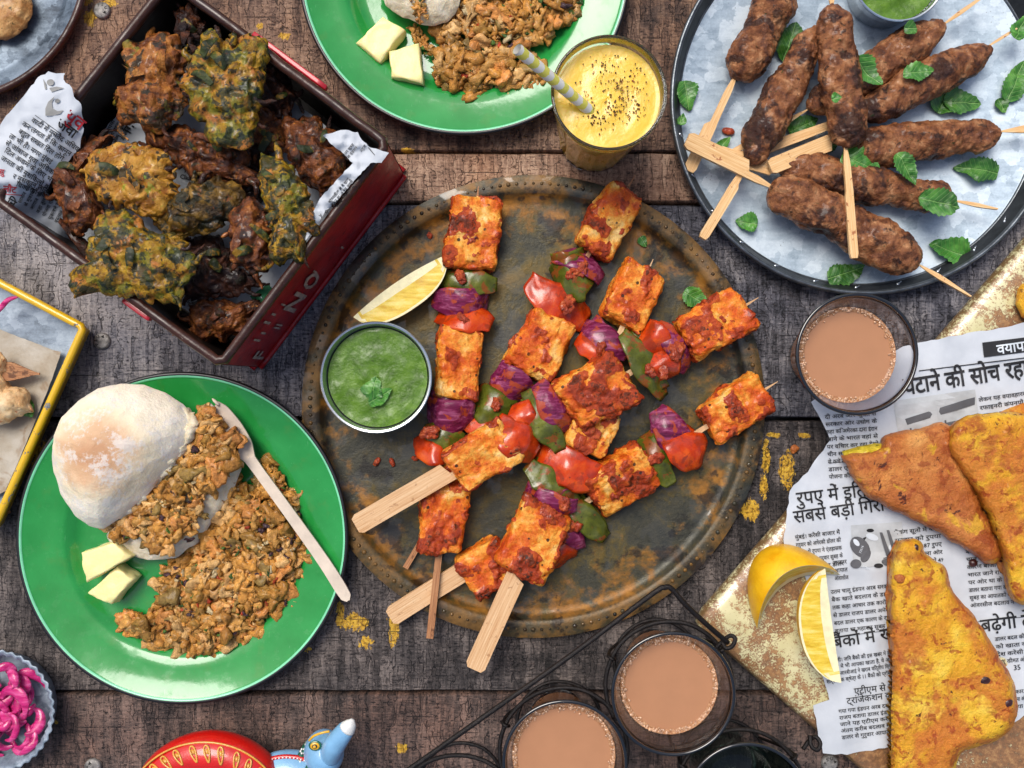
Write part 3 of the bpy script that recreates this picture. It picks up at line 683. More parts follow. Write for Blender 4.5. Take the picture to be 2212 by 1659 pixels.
def stick(a, b, w0, w1, t0, t1, seed, handle=0, hw=40, ht=8, hoff=0, nseg=20):
    """flat bamboo stick a -> b; handle: length share at a that is a wide paddle"""
    R, L = frame2(a, b); hand = L * handle; V = []
    xs = np.linspace(0, L, nseg)
    if handle: xs = np.sort(np.r_[xs[np.abs(xs - hand) > 12], 9.0, hand - 1, hand + 9]); nseg = len(xs)
    if not hoff: hoff = (hw - w0) / 2 * (1 if seed % 2 else -1)
    for x in xs:
        if x < hand:
            s = min(1, x / 9.0); w, t = hw * (.72 + .28 * s), ht
        else:
            k = (x - hand) / (L - hand + 1e-9); w, t = w0 * (1 - k) + w1 * k, t0 * (1 - k) + t1 * k
            tip = np.clip((L - x) / 60, .12, 1); w *= tip; t *= max(tip, .3)
        o = hoff * (1 if x < hand else 0)
        V += [[x, -w / 2 + o, -t / 2], [x, w / 2 + o, -t / 2], [x, w / 2 + o, t / 2], [x, -w / 2 + o, t / 2]]
    V = np.array(V, float); V[:, 2] += fbm(V / 60, seed, 2) * 1.0; V[:, 1] += fbm(V / 80, seed + 1, 2) * 1.2
    F = []
    for i in range(nseg - 1):
        for j in range(4): F.append([i * 4 + j, i * 4 + (j + 1) % 4, i * 4 + 4 + (j + 1) % 4, i * 4 + 4 + j])
    F += [[3, 2, 1, 0], [(nseg - 1) * 4 + j for j in range(4)]]
    F = [f[::-1] for f in F]
    return (V, a, R), F
def skewer(label, a, za, b, zb, pieces, st, seed):
    """a = handle end (image), b = tip"""
    A, B = P(a[0], a[1], za), P(b[0], b[1], zb); mid = (A + B) / 2; mid[2] = 8
    t = Thing('paneer_skewer', mid, label, 'skewer', 'paneer skewers on the brass thali')
    R, L = frame2(A, B); v, f = stick(A, B, *st['dim'], seed, *st['handle']); t.part('stick', v, f, st['mat'], sharp=30)
    for k, pc in enumerate(pieces):
        kind, px, py = pc[:3]; d = pc[3]; q = np.array([px, py])
        ab = np.array(b, float) - a; s = np.clip(np.dot(q - a, ab) / ab.dot(ab), 0, 1)
        z = za + (zb - za) * s + d.get('dz', 0); c = P(px, py, z); sd = seed * 17 + k * 5 + 1
        if kind == 'paneer':
            V, F = paneer(d['L'] * .93, d['W'] * .94, d.get('T', 58), sd, d.get('mat') == 'paneer_red'); V = rotx(V, d.get('roll', .12)); mat = M[d.get('mat', 'paneer')]; nm = 'paneer_block'
        else:
            V, F = petal(d['W'] * 1.08, d['L'] * 1.22, d.get('H', 22) * 1.2, d.get('th', 6), sd, taper=d.get('taper', .5)); V[:, 2] -= d.get('H', 22) * .4
            V = roty(V, d.get('pitch', .5) + .25 * math.sin(sd)); V = rotx(V, d.get('roll', .25 * math.cos(sd * 2))); mat = M[kind]; nm = {'pepper': 'pepper_slice', 'onion': 'onion_petal', 'tomato': 'tomato_chunk'}[kind]
        if kind in ('onion', 'pepper'):        # a second layer nested behind the first
            v2, f2 = petal(d['W'] * .86, d['L'] * .8, d.get('H', 22) * 1.0, 5, sd + 50, taper=.4); v2[:, 2] -= d.get('H', 22) * .45 + 6; v2 = roty(v2, d.get('pitch', .5) - .3); v2 = v2 + [math.copysign(d['L'] * .28, math.cos(sd)), 4, 0]; t.part(nm, put(rotz(v2, d.get('tw', 0)), c, R), f2, mat)
        V = rotz(V, d.get('tw', 0) + (.12 * math.sin(sd * 3) if kind != 'paneer' else 0)); t.part(nm, put(V, c, R), F, mat, col=paneer.mask if kind == 'paneer' else None)
    r = rng(seed * 5)
    for k in range(5):
        pc = pieces[r.randint(len(pieces))]; dx, dy = r.normal(0, 16), r.normal(0, 16); ab = np.array(b, float) - a; q = np.array(pc[1:3], float) + [dx, dy]
        s_ = np.clip(np.dot(q - a, ab) / ab.dot(ab), 0, 1); z = za + (zb - za) * s_ + 24 + pc[3].get('dz', 0)
        v, f = ico(4); z_ = r.uniform(9, 17); V = v * [z_ * 1.5, z_, z_ * .5]; V = V + v * (fbm(V / 7 + k, k + seed, 3) * 7)[:, None]; V = rotz(V, r.uniform(0, 6)); t.part('masala_clump', V + P(q[0], q[1], z), f, M['masala'])
    return t
D = dict
flat = {'dim': (14, 9, 8, 6), 'handle': (0,), 'mat': M['bamboo']}
# A: left, nearly upright
skewer('paneer skewer standing upright beside the lemon wedge, narrow stick pointing down', (929, 1378), 50, (1034, 402), 42, [
    ('paneer', 1022, 505, D(L=160, W=112, T=62, mat='paneer_red')), ('pepper', 1010, 612, D(L=46, W=118, H=20, pitch=.1)),
    ('onion', 1000, 655, D(L=62, W=110, H=30, pitch=-.4)), ('tomato', 1000, 690, D(L=66, W=116, H=26, pitch=.3)),
    ('paneer', 990, 787, D(L=158, W=96, T=60)), ('onion', 966, 900, D(L=78, W=92, H=34, pitch=-.2)),
    ('pepper', 955, 945, D(L=50, W=80, H=20, pitch=.2)), ('tomato', 940, 972, D(L=60, W=76, H=26, pitch=.4, dz=-6)),
    ('paneer', 957, 1120, D(L=158, W=104, T=58))], D(dim=(15, 10, 12, 7), handle=(0,), mat=M['bamboo_dark']), 1)
# B
skewer('paneer skewer with tip at the top of the thali beside the juice glass', (876, 1226), 20, (1372, 378), 52, [
    ('paneer', 1314, 482, D(L=150, W=92, T=60)), ('onion', 1250, 575, D(L=52, W=112, H=30, pitch=.5)), ('pepper', 1238, 600, D(L=86, W=78, H=26, pitch=-.2, tw=.7, dz=4)),
    ('tomato', 1205, 658, D(L=74, W=150, H=20, pitch=.2, mat=1)), ('paneer', 1167, 745, D(L=150, W=112, T=60)),
    ('onion', 1104, 835, D(L=74, W=92, H=26, pitch=-.3)), ('pepper', 1064, 882, D(L=66, W=88, H=26, pitch=-.1)),
    ('tomato', 1045, 918, D(L=66, W=90, H=22, pitch=.2)), ('paneer', 985, 1035, D(L=120, W=80, T=50, mat='paneer_red'))], D(dim=(12, 9, 10, 6), handle=(0,), mat=M['bamboo_dark']), 2)
# D
skewer('paneer skewer pointing up between two others, broad handle at the bottom', (1012, 1440), 96, (1411, 560), 40, [
    ('paneer', 1366, 642, D(L=140, W=104, T=58)), ('onion', 1303, 733, D(L=46, W=108, H=28, pitch=.3, tw=-.3)), ('tomato', 1292, 762, D(L=56, W=96, H=22, pitch=.3)),
    ('paneer', 1276, 925, D(L=110, W=100, T=52, dz=-8)), ('tomato', 1228, 1010, D(L=72, W=138, H=26, pitch=-.2, dz=2)), ('pepper', 1196, 1052, D(L=44, W=134, H=22, pitch=.2, tw=-.15)),
    ('onion', 1186, 1084, D(L=52, W=104, H=28, pitch=-.2, dz=5)), ('paneer', 1152, 1166, D(L=165, W=118, T=60))], D(dim=(18, 9, 8, 6), handle=(.215, 42, 9), mat=M['bamboo']), 4)
# C
skewer('paneer skewer lying across the others, broad handle left of centre', (775, 1147), 104, (1638, 643), 58, [
    ('paneer', 1043, 982, D(L=150, W=104, T=60)), ('tomato', 1112, 958, D(L=66, W=98, H=30, pitch=.1, tw=.2, dz=8)), ('tomato', 1128, 905, D(L=60, W=60, H=24, pitch=.1)), ('pepper', 1168, 912, D(L=42, W=138, H=24, pitch=.2)),
    ('onion', 1194, 886, D(L=46, W=118, H=30, pitch=.1)), ('paneer', 1286, 845, D(L=150, W=122, T=62, mat='paneer_red')), ('pepper', 1388, 790, D(L=46, W=158, H=22, pitch=.2, tw=.0)),
    ('tomato', 1408, 738, D(L=76, W=70, H=22, pitch=-.2, tw=.2)), ('tomato', 1428, 785, D(L=60, W=68, H=24, pitch=.1)), ('onion', 1452, 752, D(L=42, W=112, H=30, pitch=.1)), ('paneer', 1543, 703, D(L=152, W=102, T=60, roll=-.1))], D(dim=(17, 9, 8, 6), handle=(.22, 42, 9), mat=M['bamboo']), 3)
# E
skewer('paneer skewer nearest the lower right rim, its tip past the rim beside a tea glass', (850, 1345), 34, (1680, 824), 52, [
    ('paneer', 1052, 1222, D(L=112, W=106, T=56, dz=-2)), ('tomato', 1202, 1192, D(L=70, W=72, H=26, pitch=.1, dz=-6)), ('onion', 1232, 1150, D(L=44, W=80, H=26, pitch=.2)), ('pepper', 1264, 1122, D(L=46, W=120, H=22, pitch=.2, tw=.1)),
    ('paneer', 1340, 1036, D(L=150, W=108, T=60, mat='paneer_red', roll=.35)), ('pepper', 1416, 996, D(L=44, W=110, H=24, pitch=.1)), ('onion', 1452, 940, D(L=60, W=118, H=30, pitch=.0)), ('tomato', 1474, 968, D(L=76, W=92, H=32, pitch=.1, dz=8)),
    ('paneer', 1588, 880, D(L=152, W=96, T=60))], D(dim=(14, 9, 8, 6), handle=(.205, 42, 9), mat=M['bamboo']), 5)

# ---------------------------------------------------------------- lemon wedges
def wedge(px, py, z, L, R, ang, f0, f1, bend, label, seed):
    nt, nf, nr = 40, 14, 8; t = np.linspace(-1, 1, nt); parts = []; mi = []
    Rt = R * np.maximum(1 - np.abs(t) ** 2.3, 0) ** .62; Rt[[0, -1]] = R * .03
    def pt(tt, r, f): return np.stack([L / 2 * tt, r * np.cos(f) - bend * tt ** 2, r * np.sin(f)], -1)
    f = np.radians(np.linspace(f0, f1, nf)); T, Fm = np.meshgrid(t, f, indexing='ij')
    parts.append((pt(T, Rt[:, None] * np.ones_like(Fm), Fm).reshape(-1, 3), grid(nt, nf))); peel = parts[0]
    fl, pi = [], []
    for q, fa in enumerate((f0, f1)):
        rr = np.array([0, .07, .3, .6, .84, .93, 1.0]); T, Rr = np.meshgrid(t, rr, indexing='ij')
        rad = Rt[:, None] * Rr
        endf = np.abs(T) > .86
        V = pt(T, rad, np.full_like(T, math.radians(fa))).reshape(-1, 3); G = grid(nt, len(rr))
        V[:, 2] += fbm(V / 14, seed, 3) * 1.2 * (Rr.ravel() < .9)
        if q == 0: G = G[:, ::-1]
        tm = T[:-1, :-1].ravel(); rm = Rr[:-1, :-1].ravel(); ispith = (rm > .9) | ((rm < .12) & (np.abs(tm) < .8)) | (np.abs(tm) > .86 + .05 * np.sin(rm * 9))
        fl.append((V, G[~ispith])); pi.append((V, G[ispith]))
    allv = np.concatenate([peel[0]] + [x[0] for x in fl]); zmin = rotz(allv, 0)[:, 2].min()
    c = P(px, py, z); base = c.copy(); c2 = c - [0, 0, zmin]
    th_ = Thing('lemon_wedge', base, label, 'lemon')
    pl = lambda V: rotz(V, math.radians(ang)) + c2
    th_.part('peel', pl(peel[0]), peel[1], M['lemon_peel'])
    for x, nm, mt in ((fl, 'flesh', 'lemon_flesh'), (pi, 'pith', 'lemon_pith')):
        V, F = join(x); th_.part(nm, pl(V), F, M[mt])
    return th_
wedge(864, 616, 8, 230, 66, 34 + 180, 2, -62, -10, 'pale lemon wedge on the thali beside the steel chutney bowl', 4)
wedge(1696, 1258, 62, 205, 84, 33, 58, -8, 46, 'lemon wedge with bright yellow peel up, on the rusty sheet', 6)
wedge(1776, 1335, 70, 232, 68, -82 + 180, 4, -62, 2, 'lemon wedge with cut face up, half on the newspaper', 8)

# ---------------------------------------------------------------- bowls of chutney
def bowl(px, py, zb, hh, r_img, label, name='chutney_bowl'):
    c = P(px, py, zb + hh); c[2] = zb; R = r_img * (H - zb - hh) / H
    t = Thing(name, c, label, 'bowl')
    V, F = closed_rev([(0, 0), (R * .72, 0), (R * .80, 6), (R * .93, hh * .8), (R * .98, hh - 2), (R, hh), (R * .985, hh + 1.5), (R * .955, hh + .5), (R * .915, hh * .78), (R * .8, 8), (0, 3)], 96)
    t.part('bowl', V + c, F, M['steel'], sharp=50); return t, c, R
def liquid(t, c, R, z, mat, name, amp, fr, seed, k=60):
    rr = np.linspace(0, 1, k); n = 128; V, F = revolve([(max(q * R, .01), z) for q in rr], n)
    d = fbm(V / fr + seed, seed, 4); swirl = np.sin(np.hypot(V[:, 0] + 8, V[:, 1] - 5) / 9 + 2.0 * np.arctan2(V[:, 1], V[:, 0]))
    e = np.clip((R - np.hypot(V[:, 0], V[:, 1])) / 8, 0, 1)
    V[:, 2] += (d * amp + swirl * amp * .35) * e
    return t.part(name, V + c, F, mat)
t, c, R = bowl(812, 815, 8, 112, 121, 'steel bowl of green chutney on the brass thali with a mint leaf on top')
liquid(t, c, R * .90, 88, M['chutney'], 'chutney', 2.6, 30, 4)
t, c, R = bowl(1942, -54, 8, 90, 101, 'steel bowl of green chutney at the top of the kebab tray')
liquid(t, c, R * .90, 70, M['chutney'], 'chutney', 2.6, 30, 9)

# ---------------------------------------------------------------- enamel plates
def plate(px, py, label):
    zr = 50; c = P(px, py, zr); c[2] = 0; R = 360 * (H - zr) / H
    t = Thing('enamel_plate', c, label, 'plate', 'green enamel plates')
    r = R
    V, F = revolve([(0, 7), (r * .62, 7), (r * .655, 9), (r * .69, 15), (r * .725, 29), (r * .75, 33), (r * .80, 36), (r * .955, 46), (r * .966, 48), (r * .976, 50)], 192)
    t.part('plate', V + c, F, M['green'])
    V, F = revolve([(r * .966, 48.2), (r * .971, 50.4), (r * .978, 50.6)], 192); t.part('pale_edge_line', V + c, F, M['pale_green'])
    V, F = revolve([(r * .976, 50), (r * .985, 51.2), (r * .995, 50.4), (r, 47), (r * .996, 43), (r * .97, 42), (r * .75, 29), (r * .69, 9), (r * .64, 1), (0, 1)], 192)
    t.part('black_edge', V + c, F, M['black_enamel']); return t
plate(393, 1163, 'green enamel plate with a split bun, wooden fork and scramble'); plate(1003, -68, 'green enamel plate at the top behind the juice glass')

def blob(poly, z, T, seed, amp=9, fr=26, k=5, flat=.5, zpow=1.0, tilt=(0, 0), spikes=0, fine=2.5, base_flat=.35):
    """lumpy solid that fills an image outline; T = half thickness"""
    poly = np.array(poly, float); poly = np.concatenate([poly[i] + (poly[(i + 1) % len(poly)] - poly[i]) * np.linspace(0, 1, 8, endpoint=False)[:, None] for i in range(len(poly))])
    W = np.array([P(x, y, z)[:2] for x, y in poly]); c = W.mean(0)
    q = W - c; th = np.arctan2(q[:, 1], q[:, 0]); rr = np.hypot(q[:, 0], q[:, 1]); o = np.argsort(th); th, rr = th[o], rr[o]
    th = np.r_[th[-3:] - 2 * np.pi, th, th[:3] + 2 * np.pi]; rr = np.r_[rr[-3:], rr, rr[:3]]
    D_, F = ico(k); a = np.arctan2(D_[:, 1], D_[:, 0]); h = np.hypot(D_[:, 0], D_[:, 1])
    Rr = np.interp(a, th, rr); hs = np.sin(np.arctan2(h, np.abs(D_[:, 2]))) ** flat
    zc = np.sign(D_[:, 2]) * (1 - hs ** (2.2 / flat * .5 + 1)) ** zpow
    V = np.stack([Rr * hs * np.cos(a), Rr * hs * np.sin(a), T * zc], -1)
    Nn = np.stack([h * np.cos(a), h * np.sin(a), D_[:, 2]], -1)
    d = fbm(V / fr + seed * 3.7, seed, 3) * amp + fbm(V / (fr * .33) - seed, seed + 7, 3) * fine
    if spikes: d = d + np.clip(ridged(V / (fr * .9) + seed, seed + 3, 2) - .2, 0, 1) * spikes
    V = V + Nn * d[:, None]
    V[:, 2] += tilt[0] * V[:, 0] + tilt[1] * V[:, 1]
    V[:, 2] = np.where(V[:, 2] < -T * .8, -T * .8 + (V[:, 2] + T * .8) * base_flat, V[:, 2])
    return V + np.array([c[0], c[1], z]), F

# scramble: many small cooked flakes heaped inside an outline
PAL = [('#cb8f40', 5), ('#d69e50', 6), ('#bb8238', 5), ('#deb070', 4), ('#a67a34', 3), ('#d6904a', 3), ('#9a7c40', 2), ('#e0aa68', 2), ('#34551c', 2.0), ('#527428', 1.3), ('#4a3038', 1.0), ('#b8441c', .9), ('#d4c094', .9)]
def scramble(poly, z0, hmax, n, seed, size=(7, 22), density_edge=20):
    r = rng(seed); poly = np.array(poly, float); x0, y0 = poly.min(0); x1, y1 = poly.max(0)
    pts = []
    while len(pts) < n:
        g = np.c_[r.uniform(x0, x1, n), r.uniform(y0, y1, n)]
        ins = np.zeros(len(g), bool); dm = np.full(len(g), 1e9); j = len(poly) - 1
        for i in range(len(poly)):
            a, b = poly[i], poly[j]
            ins ^= ((a[1] > g[:, 1]) != (b[1] > g[:, 1])) & (g[:, 0] < (b[0] - a[0]) * (g[:, 1] - a[1]) / (b[1] - a[1] + 1e-12) + a[0])
            ab = b - a; tt = np.clip(((g - a) @ ab) / (ab @ ab), 0, 1); dm = np.minimum(dm, np.linalg.norm(g - (a + tt[:, None] * ab), axis=1)); j = i
        for q, dd in zip(g[ins], dm[ins]): pts.append((q[0], q[1], dd))
    pts = pts[:n]; w = np.array([p[1] for p in PAL]); w /= w.sum(); base = np.array([hx(p[0])[:3] for p in PAL])
    Vs, Fs, Cs = [], [], []; nv = 0
    for k, (x, y, dd) in enumerate(pts):
        ci = r.choice(len(PAL), p=w); s = r.uniform(*size)
        if ci in (8, 9, 11): s = r.uniform(3, 5.5)
        elif ci in (10, 12): s = r.uniform(4.5, 8)
        hgt = z0 + hmax * (1 - math.exp(-dd / density_edge)) * r.uniform(.25, 1.0) + s * .35
        if ci >= 8: hgt = z0 + hmax * (1 - math.exp(-dd / density_edge)) + s * .6 + 3
        Dv, Df = ico(3) if s > size[0] + .45 * (size[1] - size[0]) else ico(2)
        v = Dv * np.array([s * r.uniform(.9, 1.8), s * r.uniform(.55, 1.1), s * r.uniform(.3, .6)])
        v = v + ((fbm(v / (s * .75) + k * 3.3, k, 2) * .95 - np.clip(ridged(v / (s * 1.0) + k, k + 3, 2) - .1, 0, 1) * .7) * s)[:, None] * Dv
        v = v + np.stack([noise(v / (s * .8) + 5.1 * k, k), noise(v / (s * .8) + 7.7 * k, k + 1), 0 * v[:, 0]], -1) * s * .3
        v = rotx(v, r.uniform(-.6, .6)); v = rotz(v, r.uniform(0, 6.3)); v = v + P(x, y, hgt)
        v[:, 2] = np.maximum(v[:, 2], z0 - 1)
        Vs.append(v); Fs.append(Df + nv); nv += len(v)
        Cs.append(np.repeat((base[ci] * r.uniform(.75, 1.2))[None], len(v), 0))
    return np.concatenate(Vs), np.concatenate(Fs), np.concatenate(Cs)
def scramble_obj(poly, z0, hmax, n, seed, label, **k):
    V, F, Cc = scramble(poly, z0, hmax, n, seed, **k)
    o = single('spiced_scramble', V, F, M['scramble'], label, 'food', col=Cc); o['kind'] = 'stuff'; return o
scr = [(500, 1010), (520, 1060), (560, 1060), (560, 1000), (590, 985), (600, 1040), (640, 1060), (648, 1120), (655, 1200), (640, 1250), (635, 1300), (590, 1340), (540, 1370), (480, 1405), (430, 1420), (405, 1395), (380, 1395), (340, 1395), (280, 1370), (275, 1330), (330, 1330), (345, 1290), (345, 1240), (400, 1200), (430, 1160), (460, 1130), (470, 1080), (460, 1040)]
scramble_obj(scr, 12, 34, 900, 11, 'spiced scramble heaped on the plate under the wooden fork')
scramble_obj([(985, 0), (960, 60), (930, 110), (925, 165), (960, 195), (1020, 205), (1060, 200), (1090, 190), (1100, 222), (1130, 222), (1140, 190), (1185, 200), (1195, 150), (1150, 130), (1150, 90), (1190, 60), (1230, 50), (1275, 20), (1260, -60), (1100, -160), (980, -90)], 12, 30, 640, 12, 'spiced scramble on the plate at the top beside the straw')
scramble_obj([(885, 60), (905, 60), (925, 100), (920, 118), (905, 105)], 12, 6, 26, 13, 'small clump of scramble between butter and the larger heap', size=(5, 8))

# bun
buns = Thing('split_bun', P(300, 1000, 12), 'floured bread bun split open and stuffed with scramble on the left plate', 'bread')
bot = [(250, 1110), (230, 1160), (260, 1195), (320, 1212), (380, 1205), (430, 1170), (470, 1110), (505, 1060), (520, 1010), (518, 960), (480, 925), (440, 890), (400, 900)]
V, F = blob(bot, 40, 30, 21, 5, 34, 5, .35); buns.part('bottom_half', V, F, M['crumb'])
top = [(120, 985), (122, 940), (140, 900), (175, 865), (215, 838), (262, 828), (310, 832), (355, 848), (392, 872), (413, 900), (415, 930), (400, 965), (372, 1005), (338, 1045), (300, 1085), (262, 1118), (225, 1140), (195, 1138), (165, 1115), (138, 1065), (124, 1020)]
V, F = blob(top, 100, 74, 22, 5, 60, 6, .8, .8, (-.10, .02), fine=1.0)
V2 = V.copy(); buns.part('top_half', V, F, M['bun'])
# torn crumb lip that hangs below the crown along its open side
edge = smooth_path([P(402, 882, 88), P(412, 912, 90), P(404, 950, 90), P(378, 990, 88), P(345, 1032, 88), P(305, 1072, 86), P(262, 1108, 84), P(222, 1130, 80)], 14)
v, f = tube(edge, 7 + 7 * np.sin(np.linspace(0, math.pi, len(edge))) + 5 * np.array(noise(np.c_[np.linspace(0, 9, len(edge)), np.zeros(len(edge)), np.zeros(len(edge))], 4)), 16)
Nn = v - np.repeat(edge, 16, 0); v = v + Nn / 10 * (fbm(v / 13, 5, 5) * 14)[:, None]
buns.part('torn_crumb', v, f, M['crumb'])
fill = [(235, 1135), (280, 1100), (330, 1060), (380, 1000), (412, 935), (430, 885), (462, 900), (480, 935), (510, 965), (500, 1010), (470, 1040), (440, 1060), (432, 1110), (410, 1165), (370, 1185), (345, 1175), (300, 1165), (250, 1160)]
V, F, Cc = scramble(fill, 68, 24, 330, 15); buns.part('filling', V, F, M['scramble'], col=Cc)['kind'] = 'stuff'
# bun half on the far plate
b2 = Thing('bun_half', P(905, 5, 12), 'white bun half at the top edge smeared with scramble', 'bread')
V, F = blob([(818, -20), (835, 12), (870, 38), (905, 52), (935, 55), (965, 48), (985, 30), (995, 0), (1000, -60), (950, -120), (860, -120), (815, -70)], 44, 34, 31, 4, 40, 5, .5); b2.part('bread', V, F, M['crumb'])
V, F, Cc = scramble([(880, -20), (905, -20), (915, 10), (925, 40), (905, 45), (895, 20)], 74, 6, 26, 32, size=(5, 9)); b2.part('smear', V, F, M['scramble'], col=Cc)['kind'] = 'stuff'

def butter(poly, z, hh, seed, label):
    poly = [P(x, y, z + hh)[:2] for x, y in poly]; c = np.mean(poly, 0)
    V, F = rbox(2, 2, hh, .001, 14); V[:, :2] = np.clip(V[:, :2], -1, 1); V[:, 2] -= np.clip(np.hypot(V[:, 0], V[:, 1]) - 1, 0, 1) * 12 * (V[:, 2] > 0)
    u, v = (V[:, 0] + 1) / 2, (V[:, 1] + 1) / 2; q = np.array(poly)
    XY = (1 - u)[:, None] * (1 - v)[:, None] * q[0] + u[:, None] * (1 - v)[:, None] * q[1] + u[:, None] * v[:, None] * q[2] + (1 - u)[:, None] * v[:, None] * q[3]
    rnd_ = np.maximum(np.abs(V[:, 0]), np.abs(V[:, 1])); top_ = V[:, 2] / hh + .5
    XY = c + (XY - c) * (1 - .05 * (np.clip(top_ - .8, 0, 1) * 5) * (rnd_ > .95))[:, None]
    W = np.c_[XY, V[:, 2] + hh / 2 + z]; W += np.stack([fbm(W / 20, seed, 3) * 3, fbm(W / 20, seed + 2, 3) * 3, fbm(W / 24, seed + 4, 3) * 2.5], -1)
    single('butter_pat', W, F, M['butter'], label, 'butter', 'butter pats on the green plates')
butter([(172, 1195), (245, 1170), (283, 1205), (185, 1260)], 24, 46, 1, 'upper butter pat tucked under the bun on the left plate')
butter([(186, 1282), (250, 1225), (287, 1252), (238, 1308)], 12, 46, 2, 'lower butter pat on the left plate leaning on another')
butter([(768, 92), (827, 35), (875, 62), (820, 135)], 12, 34, 3, 'larger square butter pat on the top plate')
butter([(845, 165), (840, 110), (905, 90), (915, 180)], 12, 38, 4, 'smaller butter pat on the top plate next to the scramble clump')

# wooden fork
def fork():
    pth = smooth_path([P(455, 884, 78), P(478, 905, 74), P(510, 945, 68), P(535, 985, 62), P(560, 1020, 58), P(640, 1130, 60), P(700, 1215, 60), P(738, 1275, 60), P(752, 1298, 60)], 8)
    n = len(pth); t = np.linspace(0, 1, n)
    w = np.interp(t, [0, .08, .2, .32, .4, .5, .85, .95, 1], [22, 26, 26, 22, 12, 11, 13, 11, 4])
    T = np.gradient(pth, axis=0); T /= np.linalg.norm(T, axis=1, keepdims=True); N_ = np.cross(T, [0, 0, 1.0]); N_ /= np.linalg.norm(N_, axis=1, keepdims=True)
    V = []
    for k in range(n):
        dish = 5 if t[k] < .38 else 1
        for s, zt in ((-1, 0), (-.5, -dish), (0, -dish * 1.3), (.5, -dish), (1, 0)): V.append(pth[k] + N_[k] * s * w[k] + [0, 0, zt])
        for s, zt in ((1, 0), (.5, -dish), (0, -dish * 1.3), (-.5, -dish), (-1, 0)): V.append(pth[k] + N_[k] * s * w[k] + [0, 0, zt - 5])
    F = grid(n, 10, True).tolist() + [list(range(10)), [(n - 1) * 10 + j for j in range(10)][::-1]]
    # leave slots between the tines at the head
    F = [f for f in F if not (max(f) < 10 * int(n * .13) and any((min(i % 10 for i in f) == q) for q in (1, 6)) and False)]
    V = np.array(V); c = P(600, 1080, 44); t_ = Thing('wooden_fork', c, 'pale disposable wooden fork resting across the left plate', 'fork')
    t_.part('handle', V, F, M['fork'], sharp=40)
    for s in (-18, -6, 6, 18):
        a = pth[0] + N_[0] * s; b = a + (pth[0] - pth[3]) * 1.3 - [0, 0, 4]
        v, f = tube([a + T[0] * 6, (a + b) / 2, b], [4, 3.5, 1.5], 6); t_.part('tine', v, f, M['fork'])
fork()

# ---------------------------------------------------------------- galvanised tray with kebabs
zc = 46; tcc = P(1870, 215, zc); tcc[2] = 0; R = 421 * (H - zc) / H
gt = Thing('galvanised_tray', tcc, 'round galvanised steel tray with darkly reflecting wall carrying the kebabs', 'tray')
ringed('tray_floor', gt, tcc, [(0, 8), (R * .928, 8), (R * .934, 9)], M['galv'])
ringed('tray_wall', gt, tcc, [(R * .934, 9), (R * .938, 12.5), (R * .943, 13)], M['tray_rim'])
ringed('darkened_wall', gt, tcc, [(R * .943, 13), (R * .947, 15), (R * .972, 38), (R * .976, 40), (R * .980, 43), (R * .984, 44), (R, 40), (R * .996, 35), (R * .98, 34), (R * .93, 3), (R * .9, 1), (0, 1)], M['tray_reflect'])
ringed('rolled_lip', gt, tcc, [(R * .978, 42), (R * .984, 48), (R * .992, 49.5), (R * 1.001, 47), (R * 1.004, 41), (R * .998, 37)], M['tray_rim'])
for a in range(190, 350, 13):
    aa = math.radians(a); v, f = rbox(1.6, 20, 2, .7, 4); v2, f2 = ico(2); v, f = join([(v, f), (v2 * [3, 4, 2.5], f2)]); v = rotz(v, aa + .5) + tcc + [R * .96 * math.cos(aa), R * .96 * math.sin(aa), 29]; gt.part('dimple', v, f, M['steel'])

def kebab(label, p0, p1, z0, z1, w, seed, sticks, squash=.8):
    A, B = P(*p0, z0), P(*p1, z1); c = (A + B) / 2; c[2] = 8
    t = Thing('kebab_skewer', c, label, 'kebab', 'kebab skewers on the galvanised tray')
    R_, L = frame2(A, B); L2 = L / 2; nx, na = 150, 80; s = np.linspace(-1, 1, nx); a = np.linspace(0, 2 * np.pi, na, endpoint=False)
    r = w * .445 * np.maximum(1 - np.abs(s) ** 5, .0) ** .5 * (1 - .10 * s * math.cos(seed)) * (1 + .15 * np.array(noise(np.c_[s * 2.2, np.full(nx, seed * 1.0), np.zeros(nx)], seed)))
    r = np.maximum(r, .5)
    Q = np.stack([(s * L2)[:, None] * np.ones(na), r[:, None] * np.cos(a), r[:, None] * np.sin(a) * squash], -1).reshape(-1, 3)
    Nn = np.stack([(np.sign(s) * np.abs(s) ** 12)[:, None] * np.ones(na), np.ones(nx)[:, None] * np.cos(a), np.ones(nx)[:, None] * np.sin(a)], -1).reshape(-1, 3)
    d = fbm(Q / 38 + seed * 5, seed, 3) * 9 + fbm(Q / 8 + seed, seed + 3, 3) * 2.6 + np.clip(ridged(Q / 20 + seed, seed + 6, 2) - .55, 0, 1) * -6
    Q = Q + Nn * d[:, None]; F = grid(nx, na, True)
    t.part('meat', put(Q, (A + B) / 2, R_), F[:, ::-1], M['kebab'])
    for k, (a0, za, a1, zb, wa, wb, hd) in enumerate(sticks):
        v, f = stick(P(*a0, za), P(*a1, zb), wa, wb, 8, 6, seed + k, *hd); t.part('stick', v, f, M['bamboo_kebab'], sharp=30)
    return t
kb = kebab
kb('kebab at the top left of the tray with its stick pointing down to the rim', (1697, -40), (1592, 172), 48, 48, 104, 1, [((1492, 372), 44, (1600, 140), 48, 16, 14, (.42, 26, 8, 4))])
kb('kebab running down left whose square stick hangs over the darkened tray wall', (1766, 55), (1619, 352), 66, 60, 86, 2, [((1515, 514), 70, (1625, 335), 60, 15, 12, (.62, 20, 10, -2))])
